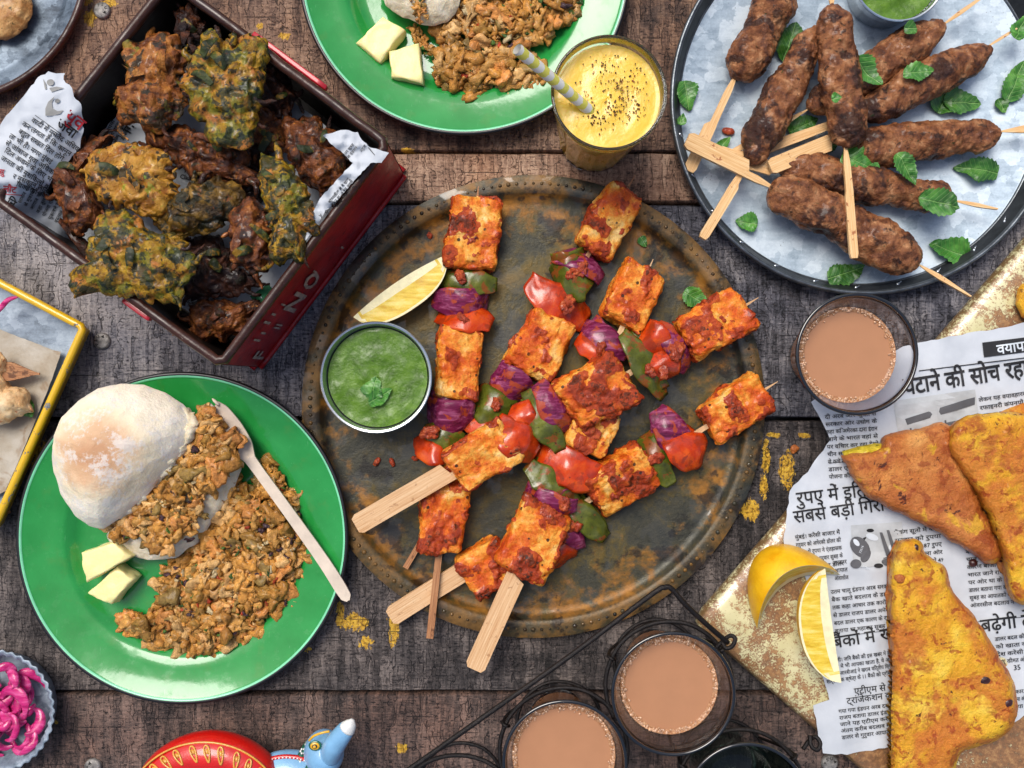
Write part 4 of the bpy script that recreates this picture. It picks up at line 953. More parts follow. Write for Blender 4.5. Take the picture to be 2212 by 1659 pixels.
kb('kebab lying behind the upright one beneath the upper chutney bowl', (1742, 238), (2040, 52), 46, 54, 84, 4, [((2132, -12), 60, (2025, 62), 54, 4, 14, (0,)), ((1580, 330), 30, (1755, 230), 46, 12, 12, (0,))])
kb('kebab with a mint leaf on it slanting up to the right rim', (1858, 248), (2134, 108), 56, 50, 92, 5, [((2196, 62), 62, (2120, 108), 50, 3, 14, (0,)), ((1590, 345), 30, (1875, 240), 40, 26, 14, (0,))])
kb('kebab lying level under the tray centre with its stick leaving at right', (1838, 325), (2166, 284), 50, 50, 100, 6, [((1658, 352), 66, (1850, 272), 55, 12, 12, (.66, 34, 10, 0)), ((2230, 277), 50, (2150, 286), 50, 16, 16, (0,))])
kb('upright kebab on top of the pile with a long thin stick below', (1794, 14), (1838, 318), 92, 92, 92, 3, [((1846, 558), 106, (1824, 290), 92, 15, 12, (.5, 17, 8, 0)), ((1796, -40), 92, (1798, 40), 92, 16, 16, (0,))])
kb('kebab half hidden behind another with a charred end and needle point', (1688, 358), (2064, 438), 48, 48, 86, 7, [((2154, 452), 52, (2050, 432), 48, 3, 16, (0,)), ((1550, 322), 40, (1700, 365), 48, 14, 14, (.8, 30, 8, 0))])
kb('fattest kebab in front whose sharp stick crosses the near rim', (1664, 398), (1988, 572), 66, 64, 108, 8, [((2097, 640), 74, (1975, 566), 64, 3, 16, (0,)), ((1478, 312), 78, (1690, 415), 66, 15, 15, (.60, 36, 10, 0))])

# mint leaves
def leaf(px, py, z, L, W, ang, seed, label, torn=0, cat='mint leaf'):
    r = rng(seed); nt, ns = 49, 15; t = np.linspace(0, 1, nt); s = np.linspace(-1, 1, ns)
    w = W / 2 * np.sin(np.pi * np.clip(t, .0, 1) ** .8) ** .7; w = w * (1 + .17 * (((t * 9) % 1) - .5)) * (1 + .16 * np.array(noise(np.c_[t * 3, t * 0 + seed, t * 0], seed))); w[0] = w[-1] = .4
    if torn: w = w * np.clip((1.0 - t) * 6 / torn, 0, 1) ** .35 + .5
    T, Ss = np.meshgrid(t, s, indexing='ij')
    X = (T - .5) * L - np.abs(Ss) * w[:, None] * .25; Y = Ss * w[:, None]
    fold = r.uniform(.1, .4); Z = np.abs(Y) * fold + (T - .5) ** 2 * L * r.uniform(-.25, .35) + np.sin(T * 9 + seed) * 1.5 * np.abs(Ss)
    V = np.stack([X, Y, Z], -1).reshape(-1, 3); V[:, 2] += fbm(V / 22 + seed, seed, 3) * 6 + ridged(V / 40 + seed * 2, seed, 1) * 4; V[:, :2] += np.stack([noise(V / 24 + seed, seed), noise(V / 24 - seed, seed + 1)], -1) * 4; V[:, 2] -= V[:, 2].min()
    B = V - [0, 0, 1.0]; F = grid(nt, ns); n = len(V)
    me = mesh('mint_leaf', np.concatenate([V, B]), np.concatenate([F, F[:, ::-1] + n]), M['mint'])
    o = obj('mint_leaf', me, None, P(px, py, z), (0, 0, math.radians(ang)))
    tag(o, label, cat, 'loose mint leaves'); return o
LV = [(1705, 88, 12, 88, 50, 72, 'large mint leaf on bare tray between the first two kebabs', 0), (1482, 207, 12, 66, 46, -82, 'oval mint leaf near the left rim of the kebab tray', 0),
 (1872, 160, 82, 76, 46, -48, 'bright mint leaf against the upright kebab', 0), (1987, 157, 92, 64, 38, 4, 'mint leaf lying on top of the kebab that slants right', 0),
 (2036, 224, 14, 50, 46, 60, 'left half of the folded mint leaf pair above the level kebab', 0), (2078, 222, 16, 82, 50, -4, 'right half of the folded mint leaf pair above the level kebab', .6),
 (2165, 232, 12, 34, 26, -60, 'tiny mint scrap right of the folded mint pair', 0), (2192, 176, 14, 92, 50, 68, 'dark mint leaf at the right picture edge', 0), (2203, 60, 60, 58, 34, 62, 'mint leaf by the slender stick tip at upper right', 0),
 (1858, 356, 62, 96, 70, -24, 'big mint leaf crossed by the thin upright stick', 0), (1957, 368, 82, 76, 42, -58, 'pale narrow mint leaf on the half hidden kebab', .5),
 (2030, 440, 96, 88, 54, -12, 'curled mint leaf over the charred kebab end', .8), (2108, 368, 14, 96, 56, 172, 'fan-shaped mint leaf right of the half hidden kebab', 0),
 (1734, 272, 14, 74, 44, 25, 'shaded mint leaf between two handles left of the upright kebab', 0), (1612, 482, 14, 52, 40, 170, 'small dark mint leaf left of the fattest kebab', 0),
 (1826, 590, 14, 92, 42, 18, 'long mint leaf at the bottom of the kebab tray', .5), (2046, 540, 14, 90, 58, 160, 'folded mint leaf near the lower right tray rim', 0),
 (1561, 313, 14, 38, 26, 50, 'small mint scrap beside the crossed handles', .6), (1470, 258, 30, 26, 20, 80, 'mint speck on the tray wall at left', .5), (1790, 314, 14, 44, 34, 0, 'mint scrap under the tip of the upright kebab', 0),
 (1811, 212, 140, 20, 18, 10, 'green fleck on the upright kebab', .8), (1967, 63, 96, 28, 24, 0, 'green fleck on the kebab beneath the chutney bowl', .8),
 (1504, 646, 14, 56, 40, -30, 'mint leaf on the thali touching a paneer block', .4), (1391, 524, 12, 24, 20, -60, 'tiny mint scrap alone on the thali', .5)]
for k, (x, y, z, L, W, a, lb, tn) in enumerate(LV): leaf(x, y, z, L, W, a, 40 + k, lb, tn)
leaf(808, 836, 95, 46, 44, 75, 91, 'upper mint leaf floating on the chutney', .3); leaf(822, 856, 96, 54, 30, 30, 92, 'lower mint leaf floating on the chutney', 0)
# crumbs of masala
def crumb(px, py, z, s, seed, mat, label, name='masala_crumb', cat='crumb', st=(1.4, .9, .6)):
    v, f = ico(3); V = v * s * np.array(st); V = V + v * (fbm(V / s, seed, 3) * s * .4)[:, None]; V = rotz(V, seed)
    single(name, V + P(px, py, z + s * .4), f, M[mat], label, cat)
crumb(814, 998, 8, 8, 1, 'masala', 'left masala crumb below the chutney bowl'); crumb(847, 999, 8, 7, 2, 'masala', 'middle masala crumb below the chutney bowl'); crumb(897, 990, 8, 6, 3, 'masala', 'red crumb beside the tomato chunk')
crumb(1716, 971, 0, 9, 5, 'pakora_brown', 'round fried crumb on the table beside yellow paint', 'batter_drop', st=(1, 1, .7)); crumb(1572, 283, 10, 10, 6, 'masala', 'dark red scrap on the tray beside a handle'); crumb(928, 508, 8, 6, 8, 'masala', 'orange crumb left of the top paneer block')

# ---------------------------------------------------------------- glasses
def tumbler(px, py, h0, hh, r_img, rb, label, name='tea_glass', zfill=None, fill='tea', cat='glass', group=None, pw=1.9, flute=None, wall=4.0, gmat='glass'):
    """rim centre in the image; base stands at height h0"""
    c = P(px, py, h0 + hh); c[2] = h0; Rr = r_img * (H - h0 - hh) / H
    t = Thing(name, c, label, cat, group)
    zs = np.linspace(0, 1, 14); ro = rb + (Rr - rb) * (zs ** pw); out = [(q, z * hh) for q, z in zip(ro, zs)]
    inn = [(q - wall, max(z * hh, 14)) for q, z in zip(ro, zs)]
    prof = [(.01, 1), (rb * .8, 1), (rb - 3, 0)] + out[0:] + [(Rr - 1, hh + 2), (Rr - wall + 1, hh + 2)] + inn[::-1][:-1] + [(rb - wall - 4, 12), (.01, 12)]
    V, F = revolve(prof, 160 if flute else 96, flute); t.part('glass_body', V + c, F, M[gmat])
    if zfill:
        kz = zfill / hh; rf = rb + (Rr - rb) * kz ** pw - wall + .8
        zz_ = np.linspace(14 / hh, kz, 8); pr = [(.01, 13)] + [(rb + (Rr - rb) * q ** pw - wall + .8, q * hh) for q in zz_]
        if fill == 'tea':
            V, F = revolve(pr + [(rf * .91, zfill - .5), (.01, zfill - .5)], 96); t.part('tea', V + c, F, M['tea'], sharp=40)
            # froth ring: a torus of small bubbles
            V, F = revolve([(rf * .90, zfill - .3), (rf * .925, zfill + .8), (rf * .96, zfill + 1.6), (rf * .998, zfill + 2.4)], 160); t.part('froth', V + c, F, M['foam'])
            r = rng(int(px)); bb = []; iv, if_ = ico(2)
            for k in range(330):
                a = r.uniform(0, 6.283); q = rf * (1 - abs(r.normal(0, .042)) - .016); s = r.uniform(.9, 2.6) * (1.7 if r.rand() < .12 else 1)
                bb.append((iv * s * [1, 1, .6] + c + [q * math.cos(a), q * math.sin(a), zfill + 2.2], if_))
            V, F = join(bb); t.part('bubbles', V, F, M['bubble'])['kind'] = 'stuff'
    return t, c, Rr
t, c, Rr = tumbler(1850, 765, 0, 206, 131, 68, 'tea glass standing alone between the kebab tray and the newspaper', zfill=160, group='glasses of milk tea')
G1 = tumbler(1454, 1498, 14, 206, 133, 68, 'tea glass in the wire carrier nearest the rusty sheet', zfill=160, group='glasses of milk tea')
G2 = tumbler(1220, 1646, 14, 206, 134, 68, 'tea glass in the wire carrier cut by the bottom of the picture', zfill=172, group='glasses of milk tea')
G3 = tumbler(1613, 1738, 14, 206, 134, 68, 'empty glass in the wire carrier at the bottom edge', name='empty_glass', zfill=None, gmat='glass_green')
for (t_, c_, R_) in (( t, c, Rr), G1, G2, G3):
    a = np.linspace(0, 2 * np.pi, 96, endpoint=False); pr = np.stack([(R_ - 2) * np.cos(a), (R_ - 2) * np.sin(a), np.full(96, 208.0)], -1) + c_
    v, f = tube(pr, 3.6, 10, closed=True); t_.part('dark_rim', v, f, M['rimglass'] if 'rimglass' in M else M['black_enamel'])
# lassi
fl = lambda rr, a, z: rr * (1 - .028 * (np.abs(np.sin(a * 9)) ** .7) * np.clip((225 - z) / 60, 0, 1) * (rr > 30))
t, c, Rr = tumbler(1315, 201, 0, 294, 124, 78, 'tumbler of yellow mango lassi with a striped straw', name='lassi_glass', zfill=None, flute=fl, wall=4.5, pw=1.15)
zf = 268; ro = lambda z: 78 + (Rr - 78) * (z / 294) ** 1.15 - 3.6
V, F = revolve([(.01, 13)] + [(ro(z), z) for z in np.linspace(14, zf, 14)], 160, fl); t.part('lassi', V + c, F, M['lassi'])
liquid(t, c, ro(zf), zf, M['lassi'], 'lassi_surface', 2.2, 40, 3)
a = np.linspace(0, 2 * np.pi, 120, endpoint=False); v, f = tube(np.stack([(Rr - 2) * np.cos(a), (Rr - 2) * np.sin(a), np.full(120, 296.0)], -1) + c, 3.0, 10, closed=True); t.part('rim', v, f, M['glass_grey'])
r = rng(5); fk = []; cols = []; iv, if_ = ico(1)
cl = [(1335, 180, 10), (1365, 195, 10), (1325, 235, 9), (1275, 240, 10), (1300, 262, 8), (1350, 245, 12), (1390, 150, 9), (1345, 215, 8), (1310, 145, 16), (1380, 235, 10), (1290, 170, 26)]
for k in range(330):
    q = cl[r.randint(len(cl))]; sg = q[2] * (1 if r.rand() < .7 else 2.6); x, y = q[0] + r.normal(0, sg), q[1] + r.normal(0, sg)
    if math.hypot(x - 1313, y - 212) > 98: continue
    s = r.uniform(.9, 2.2); v = iv * s * [1, .8, .6]; fk.append((rotz(v, r.uniform(0, 6)) + P(x, y, zf + 3), if_)); cc = hx(['#2a1c18', '#4a2c20', '#8a5a3a', '#6a4438'][r.randint(4)])[:3]; cols.append(np.repeat([cc], len(v), 0))
V, F = join(fk); t.part('pepper_flakes', V, F, M['pepper_flake'], col=np.concatenate(cols))['kind'] = 'stuff'
A, B = P(1117, 106, 400), P(1275, 240, 262); ts = Thing('paper_straw', B, 'yellow and white striped paper straw leaning in the lassi', 'straw')
n = 132; v, f = tube([A + (B - A) * q for q in np.linspace(0, 1, n)], 10.5, 20, cap=False); L = np.linalg.norm(B - A)
v2, f2 = tube([A + (B - A) * q for q in np.linspace(0, 1, n)], 9.3, 20, cap=False); f2 = [x[::-1] for x in f2]
ya, wa = [], []
for k, q in enumerate(f):
    i, j = divmod(k, 20); (ya if ((i / (n - 1) * 15 + .5 * math.sin(j / 20 * 6.283)) % 2) < 1 else wa).append(q)
ts.part('yellow_stripes', v, ya, M['straw_y']); V, F = join([(v, wa), (v2, f2)]); ts.part('white_tube', V, F, M['straw_w'])

# ---------------------------------------------------------------- wire carrier
wc = Thing('wire_carrier', P(1330, 1600, 0), 'dark iron wire carrier holding tea glasses at the bottom', 'carrier')
def wire(name, pts, r=4.6, closed=False, k=8): 
    p = pts if closed else smooth_path(pts, k); v, f = tube(p, r, 10, closed=closed); return wc.part(name, v, f, M['wire'])
wp = P
for (c_, R_) in ((G1[1], G1[2]), (G2[1], G2[2]), (G3[1], G3[2]), (P(985, 1795, 220) * [1, 1, 0], 119)):
    a = np.linspace(0, 2 * np.pi, 72, endpoint=False)
    for zz_, rr, rw in ((172, R_ + 7, 4.4), (24, 90, 4.0)):
        p_ = np.stack([rr * np.cos(a), rr * np.sin(a), np.full(72, float(zz_))], -1) + [c_[0], c_[1], 0]; p_ += fbm(p_ / 60, 3, 2)[:, None] * [2, 2, 2]
        wire('ring', p_, rw, True)
    for k in range(3):
        a0 = .6 + k * math.pi * 2 / 3; d = np.array([math.cos(a0), math.sin(a0), 0]); b0 = np.array([c_[0], c_[1], 0])
        wire('upright', [b0 + d * (R_ + 7) + [0, 0, 178], b0 + d * (R_ + 12) + [0, 0, 170], b0 + d * (R_ + 4) + [0, 0, 120], b0 + d * 92 + [0, 0, 24]], 3.4)
        wire('twist', [b0 + d * (R_ - 1) + [0, 0, 172], b0 + d * (R_ + 7) + [0, 0, 181], b0 + d * (R_ + 15) + [0, 0, 172], b0 + d * (R_ + 7) + [0, 0, 163]], 3.2)
wire('handle', [P(820, 1705, 215), P(885, 1661, 220), P(1050, 1545, 226), P(1230, 1418, 230), P(1405, 1286, 230), P(1436, 1269, 230), P(1452, 1273, 228), P(1480, 1305, 222), P(1530, 1352, 205), P(1572, 1388, 185)], 5.2, k=10)
wire('hook', [P(1560, 1385, 180), P(1568, 1400, 188), P(1582, 1395, 192), P(1588, 1380, 192), P(1578, 1373, 186), P(1562, 1384, 180), P(1548, 1398, 176)], 4.2)
wire('hook', [P(1750, 1588, 180), P(1752, 1610, 186), P(1765, 1620, 190), P(1772, 1606, 190), P(1762, 1592, 184), P(1748, 1600, 176), P(1735, 1618, 174)], 4.2)

# ---------------------------------------------------------------- rusty sheet, newspaper, bread fritters
rc = np.array([(1490, 1338), (1490 + 1560 * .656, 1338 - 1560 * .754)]); 
e1 = P(2128, 605, 40) - P(1493, 1335, 40); ang = math.atan2(e1[1], e1[0])
V, F = rbox(1500, 1100, 52, 26, 40); crn = P(1490, 1340, 20)
V = V + [750, -550, 26]; V = rotz(V, ang); V = V + [crn[0], crn[1], 0]
V[:, 2] += fbm(V / 200, 4, 2) * 1.0
base_ = np.array([crn[0] + 500, crn[1] + 100, 0]); base_[2] = 0
Vl = V - base_; Vl[:, 2] -= 52
o = obj('rusty_baking_sheet', mesh('rusty_baking_sheet', Vl, F, M['rusty']), None, base_ + [0, 0, 52]); tag(o, 'cream enamel baking sheet, upturned and speckled with rust, under the newspaper', 'baking sheet')
def crump(x, y, seed, sc=80, amp=6):
    q = np.c_[x / sc, y / sc, np.full(len(x), seed * 1.3)]
    return ridged(q, seed, 2) * amp + fbm(q * 3.1, seed + 4, 2) * amp * .25
def paper_z(x, y):
    x = np.asarray(x, float); y = np.asarray(y, float)
    z = 57 + crump(x, y, 5, 90, 8)
    z = z + 16 * np.exp(-((x - 1800) / 26) ** 2) * np.clip((1000 - y) / 80, 0, 1)
    z = z + 7 * np.exp(-((x - (1885 + (y - 1300) * .06)) / 14) ** 2) * np.clip((y - 1150) / 200, 0, 1)
    return z
npoly = [(1752, 868), (1775, 850), (1830, 800), (1900, 770), (1965, 745), (2000, 738), (2090, 720), (2212, 698), (2320, 680), (2320, 1560), (2212, 1545), (2190, 1560), (1990, 1606), (1925, 1613), (1830, 1630), (1778, 1627), (1765, 1580), (1757, 1525), (1790, 1512), (1770, 1430), (1748, 1345), (1742, 1250), (1700, 1195), (1693, 1180), (1705, 1060), (1735, 1030), (1770, 985), (1795, 950), (1780, 920)]
NP = Thing('newspaper_sheet', P(1950, 1200, 50), 'crumpled Hindi newspaper sheet spread on the rusty baking sheet', 'newspaper')
V, F = sheet3(npoly, 13, paper_z, 2.2, 3); NP.part('paper', V, F, M['paper'])
def lay(t, parts_by_mat, zf, name='printed_text', lift=.9):
    """parts_by_mat {mat: [(V2 image points, F)]}"""
    for mk, lst in parts_by_mat.items():
        V, F = join([(np.c_[v[:, 0], v[:, 1], np.zeros(len(v))], f) for v, f in lst]); z = zf(V[:, 0], V[:, 1]) + lift
        k = (H - z) / H; W = np.stack([(V[:, 0] - CX) * k, (CY - V[:, 1]) * k, z], -1)
        o = t.part(name, W, F, M[mk], smooth=False); o['kind'] = 'stuff'
def txt(s, x, y, size, ang, bold=0, res=2, sx=1.0, jitter=0):
    v, f = text_mesh(s, size, bold, res)
    if not len(v): return np.zeros((0, 2)), []
    a = math.radians(ang); X = v[:, 0] * sx; Y = v[:, 1]
    return np.c_[x + X * math.cos(a) - Y * math.sin(a), y - (X * math.sin(a) + Y * math.cos(a))], f
def rect(x, y, w, h, ang, n=6):
    a = math.radians(ang); g = np.linspace(0, 1, n + 1); U, Vv = np.meshgrid(g * w, g * h, indexing='ij'); U, Vv = U.ravel(), Vv.ravel()
    return np.c_[x + U * math.cos(a) + Vv * math.sin(a), y - U * math.sin(a) + Vv * math.cos(a)], grid(n + 1, n + 1)
WORDS = 'से के की में पर और का ने को कहा तेल भारत डालर रुपए कारोबार बैंक सरकार विचार तक यह है था गया आयात देश कीमत बाजार अरब दबाव बताया एक लाख चार करीब मांग जाने वाले खबर सुबह तुलना मुकाबले आधार खाता कारण बदलाव योजना सामान उतम बना बदल'.split()
WORDS2 = ['गुरुवार', 'करेंसी', 'रुपया', 'अमेरकी', 'डालर', 'आयातकों', 'चालू', 'खाते', 'इंडयन', 'एटीएम', 'महाराट', 'राजय', 'ओवरसीज', 'अंतम']
def column(x, y, w, lines, size, ang, gap, seed, ink_='ink', first=None):
    r = rng(seed); out = []; a = math.radians(ang)
    for k in range(lines):
        s = ''
        tgt = w / (size * .50)
        if first and k < len(first): s = first[k]
        else:
            while len(s) < tgt: s += (WORDS[r.randint(len(WORDS))] if r.rand() < .75 else WORDS2[r.randint(len(WORDS2))]) + ' '
        v, f = txt(s.strip(), 0, 0, size, 0, .012, 1)
        if not len(v): continue
        sx = w / max(v[:, 0].max(), 1) if len(s) > tgt * .7 else 1
        X = v[:, 0] * sx; Y = v[:, 1]; lx, ly = x + math.sin(a) * k * gap, y + math.cos(a) * k * gap
        out.append((np.c_[lx + X * math.cos(a) + Y * math.sin(a) * 1, ly - X * math.sin(a) + Y * math.cos(a)], f))
    return out
I = []
I += [txt('घटाने की सोच रहा', 1955, 853, 52, 9, .022, 3, .80)]
I += [txt('रुपए में इितहास', 1722, 1090, 40, 7, .012, 3, .95), txt('सबसे बड़ी िगरावट', 1716, 1130, 40, 8, .012, 3, .92)]
I += [txt('11 बैंकों में खाता', 1752, 1408, 38, 9, .014, 3), txt('बढ़ेगी टे', 2120, 1365, 40, 7, .014, 3), txt('एटीएम से कैश', 1846, 1500, 20, 7, .01, 3), txt('ट्रांजेकशन कारड महं', 1830, 1521, 20, 8, .008, 3)]
I += [txt('35', 2190, 1448, 16, 6, .01)]
I += column(1782, 905, 112, 9, 12.5, 4, 16.2, 1, first=['दी अरब और कुवैत से', 'सरकार और उधोग के', 'कहा कि अमेरका दारा ईरान', 'जाने के भारत वहां से', 'पर विचार कर रहा देशों', 'चीन समेत पूरी तरह बंद', 'से कचे तेल पर अंतम विचार'])
I += column(2115, 868, 140, 4, 12.5, 8, 17.5, 2, first=['लेकन यह वयावहारक नहीं है', 'रफाइनरी कंपनयों के साथ', 'सपताह इस मामले पर विदेश', 'एक अधकारी ने कहा है'])
I += column(1718, 1165, 98, 5, 12.5, 7, 17, 3, first=['मुंबई। करेंसी बाजार में', 'गुरुवार को अमेरकी डॉलर की', 'तुलना में रुपया ने ऐतहासक', 'गरावट देखी। गुरुवार सुबह के', 'दिन में 10 प्रत डॉलर']) + column(1800, 1220, 30, 3, 12.5, 6, 17, 31)
I += column(1932, 1155, 100, 6, 12.5, 6, 17.2, 4, first=['बैंकंग सूतों में कहा', 'गुरुवार को रुपया', 'मुकाबले 68.87 रुपए', 'डॉलर पर खुला और', 'शुरुआती कारोबार में 49', 'पैसे गरकर 10 रुपए'])
I += column(1795, 1283, 132, 6, 12.5, 6, 17.0, 5); I += column(2085, 1180, 170, 9, 12.5, 5, 16.6, 6)
I += column(1940, 1290, 100, 4, 12.5, 5, 17, 8)
I += column(1780, 1434, 150, 4, 12, 8, 14.4, 7, first=['नई दिल्ली। जिन बैंकों की इस खबर में हम', 'से किसी में भी आपका खाता है, वे आप', 'दरअसल आरबीआई ने खराब वित्तीय िस्थत', 'सार्वजनक क्षेत्र के 11 बैंकों को प्रॉम्पट'])
I += column(1812, 1541, 118, 5, 12, 7, 14.2, 9); I += column(2150, 1385, 110, 4, 12.5, 6, 16.6, 10); I += column(2180, 1500, 80, 3, 12, 6, 16, 11)
I += [rect(1985, 800, 260, 2.2, 7, 8), rect(1790, 1000, 120, 1.2, 5), rect(1800, 1376, 120, 1.2, 7), rect(2090, 1345, 130, 1.2, 6), rect(1700, 1040, 60, 1.2, 52)]
I += [rect(2122, 740, 120, 32, 7, 6)]
I += [rect(1930, 960, 1, 90, 4)]
lay(NP, {'ink': I}, paper_z, lift=2.4)
lay(NP, {'white_ink': [txt('वयापार', 2155, 765, 30, 8, .02, 3)]}, paper_z, lift=3.4)
# the two press pictures
G = {'ink_light': [rect(1930, 866, 178, 92, 8, 8), rect(1838, 1135, 110, 92, 4, 6)], }
lay(NP, G, paper_z, 'press_picture', 1.9)
def shp(pts): 
    pts = np.array(pts, float); return pts, [list(range(len(pts)))]
def disc(x, y, rx, ry, a=0, n=20):
    t = np.linspace(0, 2 * np.pi, n, endpoint=False); X, Y = rx * np.cos(t), ry * np.sin(t); a = math.radians(a)
    return np.c_[x + X * math.cos(a) - Y * math.sin(a), y + X * math.sin(a) + Y * math.cos(a)], [list(range(n))]
lay(NP, {'ink_mid': [shp([(1955, 905), (2090, 862), (2106, 858), (2106, 874), (1960, 918)]), shp([(1948, 945), (1965, 930), (2105, 900), (2105, 905), (1990, 932), (1975, 950)]), rect(1965, 925, 4, 26, 8, 1), rect(2040, 908, 4, 30, 8, 1),
    disc(1858, 1182, 26, 18, 50), disc(1870, 1200, 10, 16, 25), disc(1918, 1215, 14, 8, 10), disc(1849, 1218, 12, 10, 0), shp([(1900, 1150), (1906, 1150), (1925, 1200), (1915, 1202)]), shp([(1915, 1145), (1921, 1145), (1938, 1195), (1930, 1198)])],
    'ink': [shp([(1930, 958), (1945, 945), (1990, 948), (1985, 985), (1925, 990)]), shp([(1988, 958), (2010, 935), (2060, 930), (2078, 940), (2075, 975), (1985, 985)]), disc(1872, 1203, 6, 11, 25), disc(1898, 1222, 10, 5, 0), disc(1880, 1146, 8, 4, 0),
    disc(1862, 1168, 3, 12, 50), rect(1908, 1205, 26, 2, 10, 1), rect(1905, 1214, 26, 2, 10, 1)]}, paper_z, 'press_picture', 2.8)
lay(NP, {'white_ink': [txt('UDE', 1930, 968, 17, 6, .03), txt('IL', 1938, 984, 18, 6, .04), rect(1925, 952, 56, 1.5, 6, 1), disc(1850, 1172, 9, 5, 50), disc(1884, 1160, 14, 7, 20), disc(1925, 1185, 8, 4, 70), disc(1935, 1220, 5, 3, 0), txt('73516', 1860, 1196, 7, 70, .01), txt('07305', 1862, 1226, 7, -20, .01)]}, paper_z, 'press_picture', 3.6)

def slab(poly, z, T, seed, er=26, amp=4, step=6, jag=1.5, tilt=(0, 0), fine=1.4):
    """a flat cut piece with a rounded, battered edge"""
    poly = np.asarray(poly, float); dense = np.concatenate([poly[i] + (poly[(i + 1) % len(poly)] - poly[i]) * np.linspace(0, 1, 12, endpoint=False)[:, None] for i in range(len(poly))])
    dense = smooth_path(np.vstack([poly, poly[:1]]), 12)[:-1]; q3 = np.c_[dense / 26, np.full(len(dense), seed)]
    dense = dense + np.stack([fbm(q3, seed, 4), fbm(q3 + 9, seed + 3, 4)], -1) * jag * 2.5
    Q, F = sheet(dense, step, None, 0, seed)
    dist = np.full(len(Q), 1e9)
    for p in dense: dist = np.minimum(dist, np.hypot(Q[:, 0] - p[0], Q[:, 1] - p[1]))
    dist = np.where(dist < 1.2, 0, dist); u = np.clip(dist / er, 0, 1); prof = np.sqrt(np.clip(1 - (1 - u) ** 2, 0, 1))
    q = np.c_[Q, np.full(len(Q), seed * 7.0)]
    nz = fbm(q / 60, seed, 3) * amp + fbm(q / 16, seed + 4, 3) * fine * 1.6 + fbm(q / 6, seed + 8, 2) * fine * .8
    bl = np.clip(noise(q / 11 + 4, seed + 11) - .45, 0, 1) * 9 * (noise(q / 50, seed + 13) > 0)
    zt = z + T * prof + (nz + bl) * np.clip(u * 1.5, 0, 1) + tilt[0] * (Q[:, 0] - Q[:, 0].mean()) + tilt[1] * (Q[:, 1] - Q[:, 1].mean()); zb = z - T * prof
    def w(zv): k = (H - zv) / H; return np.stack([(Q[:, 0] - CX) * k, (CY - Q[:, 1]) * k, zv], -1)
    A = w(zt); B = w(np.full(len(Q), float(z))); B[:, 2] = zb; n = len(Q)
    a, b, c = A[F[0][0]], A[F[0][1]], A[F[0][2]]
    if np.cross(b - a, c - a)[2] < 0: F = [f[::-1] for f in F]
    return np.concatenate([A, B]), F + [[i + n for i in f[::-1]] for f in F]
def pakora(poly, z, T, seed, mat, label, tilt=(0, 0), amp=4):
    return slab(poly, z, T, seed, 24, amp, 5, 2.2, tilt)
PKA = [('pakora_gold', [(2150, 892), (2212, 872), (2300, 860), (2330, 960), (2180, 930)], 64, 16, 41, 'browned bread fritter edge peeking out behind the yellow one', (0, 0)),
 ('pakora_brown', [(2150, 1212), (2165, 1200), (2212, 1228), (2270, 1260), (2290, 1320), (2215, 1282), (2170, 1252)], 64, 14, 42, 'small rolled fritter bit under the yellow bread fritter', (0, 0)),
 ('pakora_brown', [(1820, 982), (1850, 976), (1900, 970), (1915, 940), (1990, 925), (2050, 918), (2085, 1000), (2125, 1100), (2168, 1190), (2160, 1210), (2130, 1218), (2075, 1180), (2010, 1140), (1945, 1110), (1880, 1075), (1838, 1030)], 84, 32, 43, 'reddish brown triangular bread fritter lying behind the others', (0, 0)),
 ('pakora_gold', [(2050, 930), (2075, 905), (2120, 895), (2212, 892), (2330, 905), (2330, 1310), (2250, 1310), (2185, 1290), (2168, 1200), (2130, 1100), (2085, 1030), (2052, 975)], 112, 34, 44, 'smooth yellow bread fritter cut by the right picture edge', (.03, 0)),
 ('pakora_gold', [(1930, 1190), (1950, 1165), (1985, 1170), (2005, 1200), (2045, 1225), (2060, 1275), (2110, 1340), (2160, 1420), (2188, 1470), (2198, 1520), (2185, 1570), (2150, 1600), (2080, 1625), (2060, 1670), (2000, 1720), (1930, 1720), (1924, 1600), (1926, 1450), (1924, 1330), (1922, 1250)], 92, 34, 45, 'long golden triangular bread fritter in front, peak pointing up', (0, 0)),
 ('pakora_gold', [(2195, 625), (2212, 610), (2250, 620), (2250, 700), (2212, 690), (2198, 665)], 66, 16, 46, 'bit of yellow fritter at the right edge above the newspaper', (0, 0))]
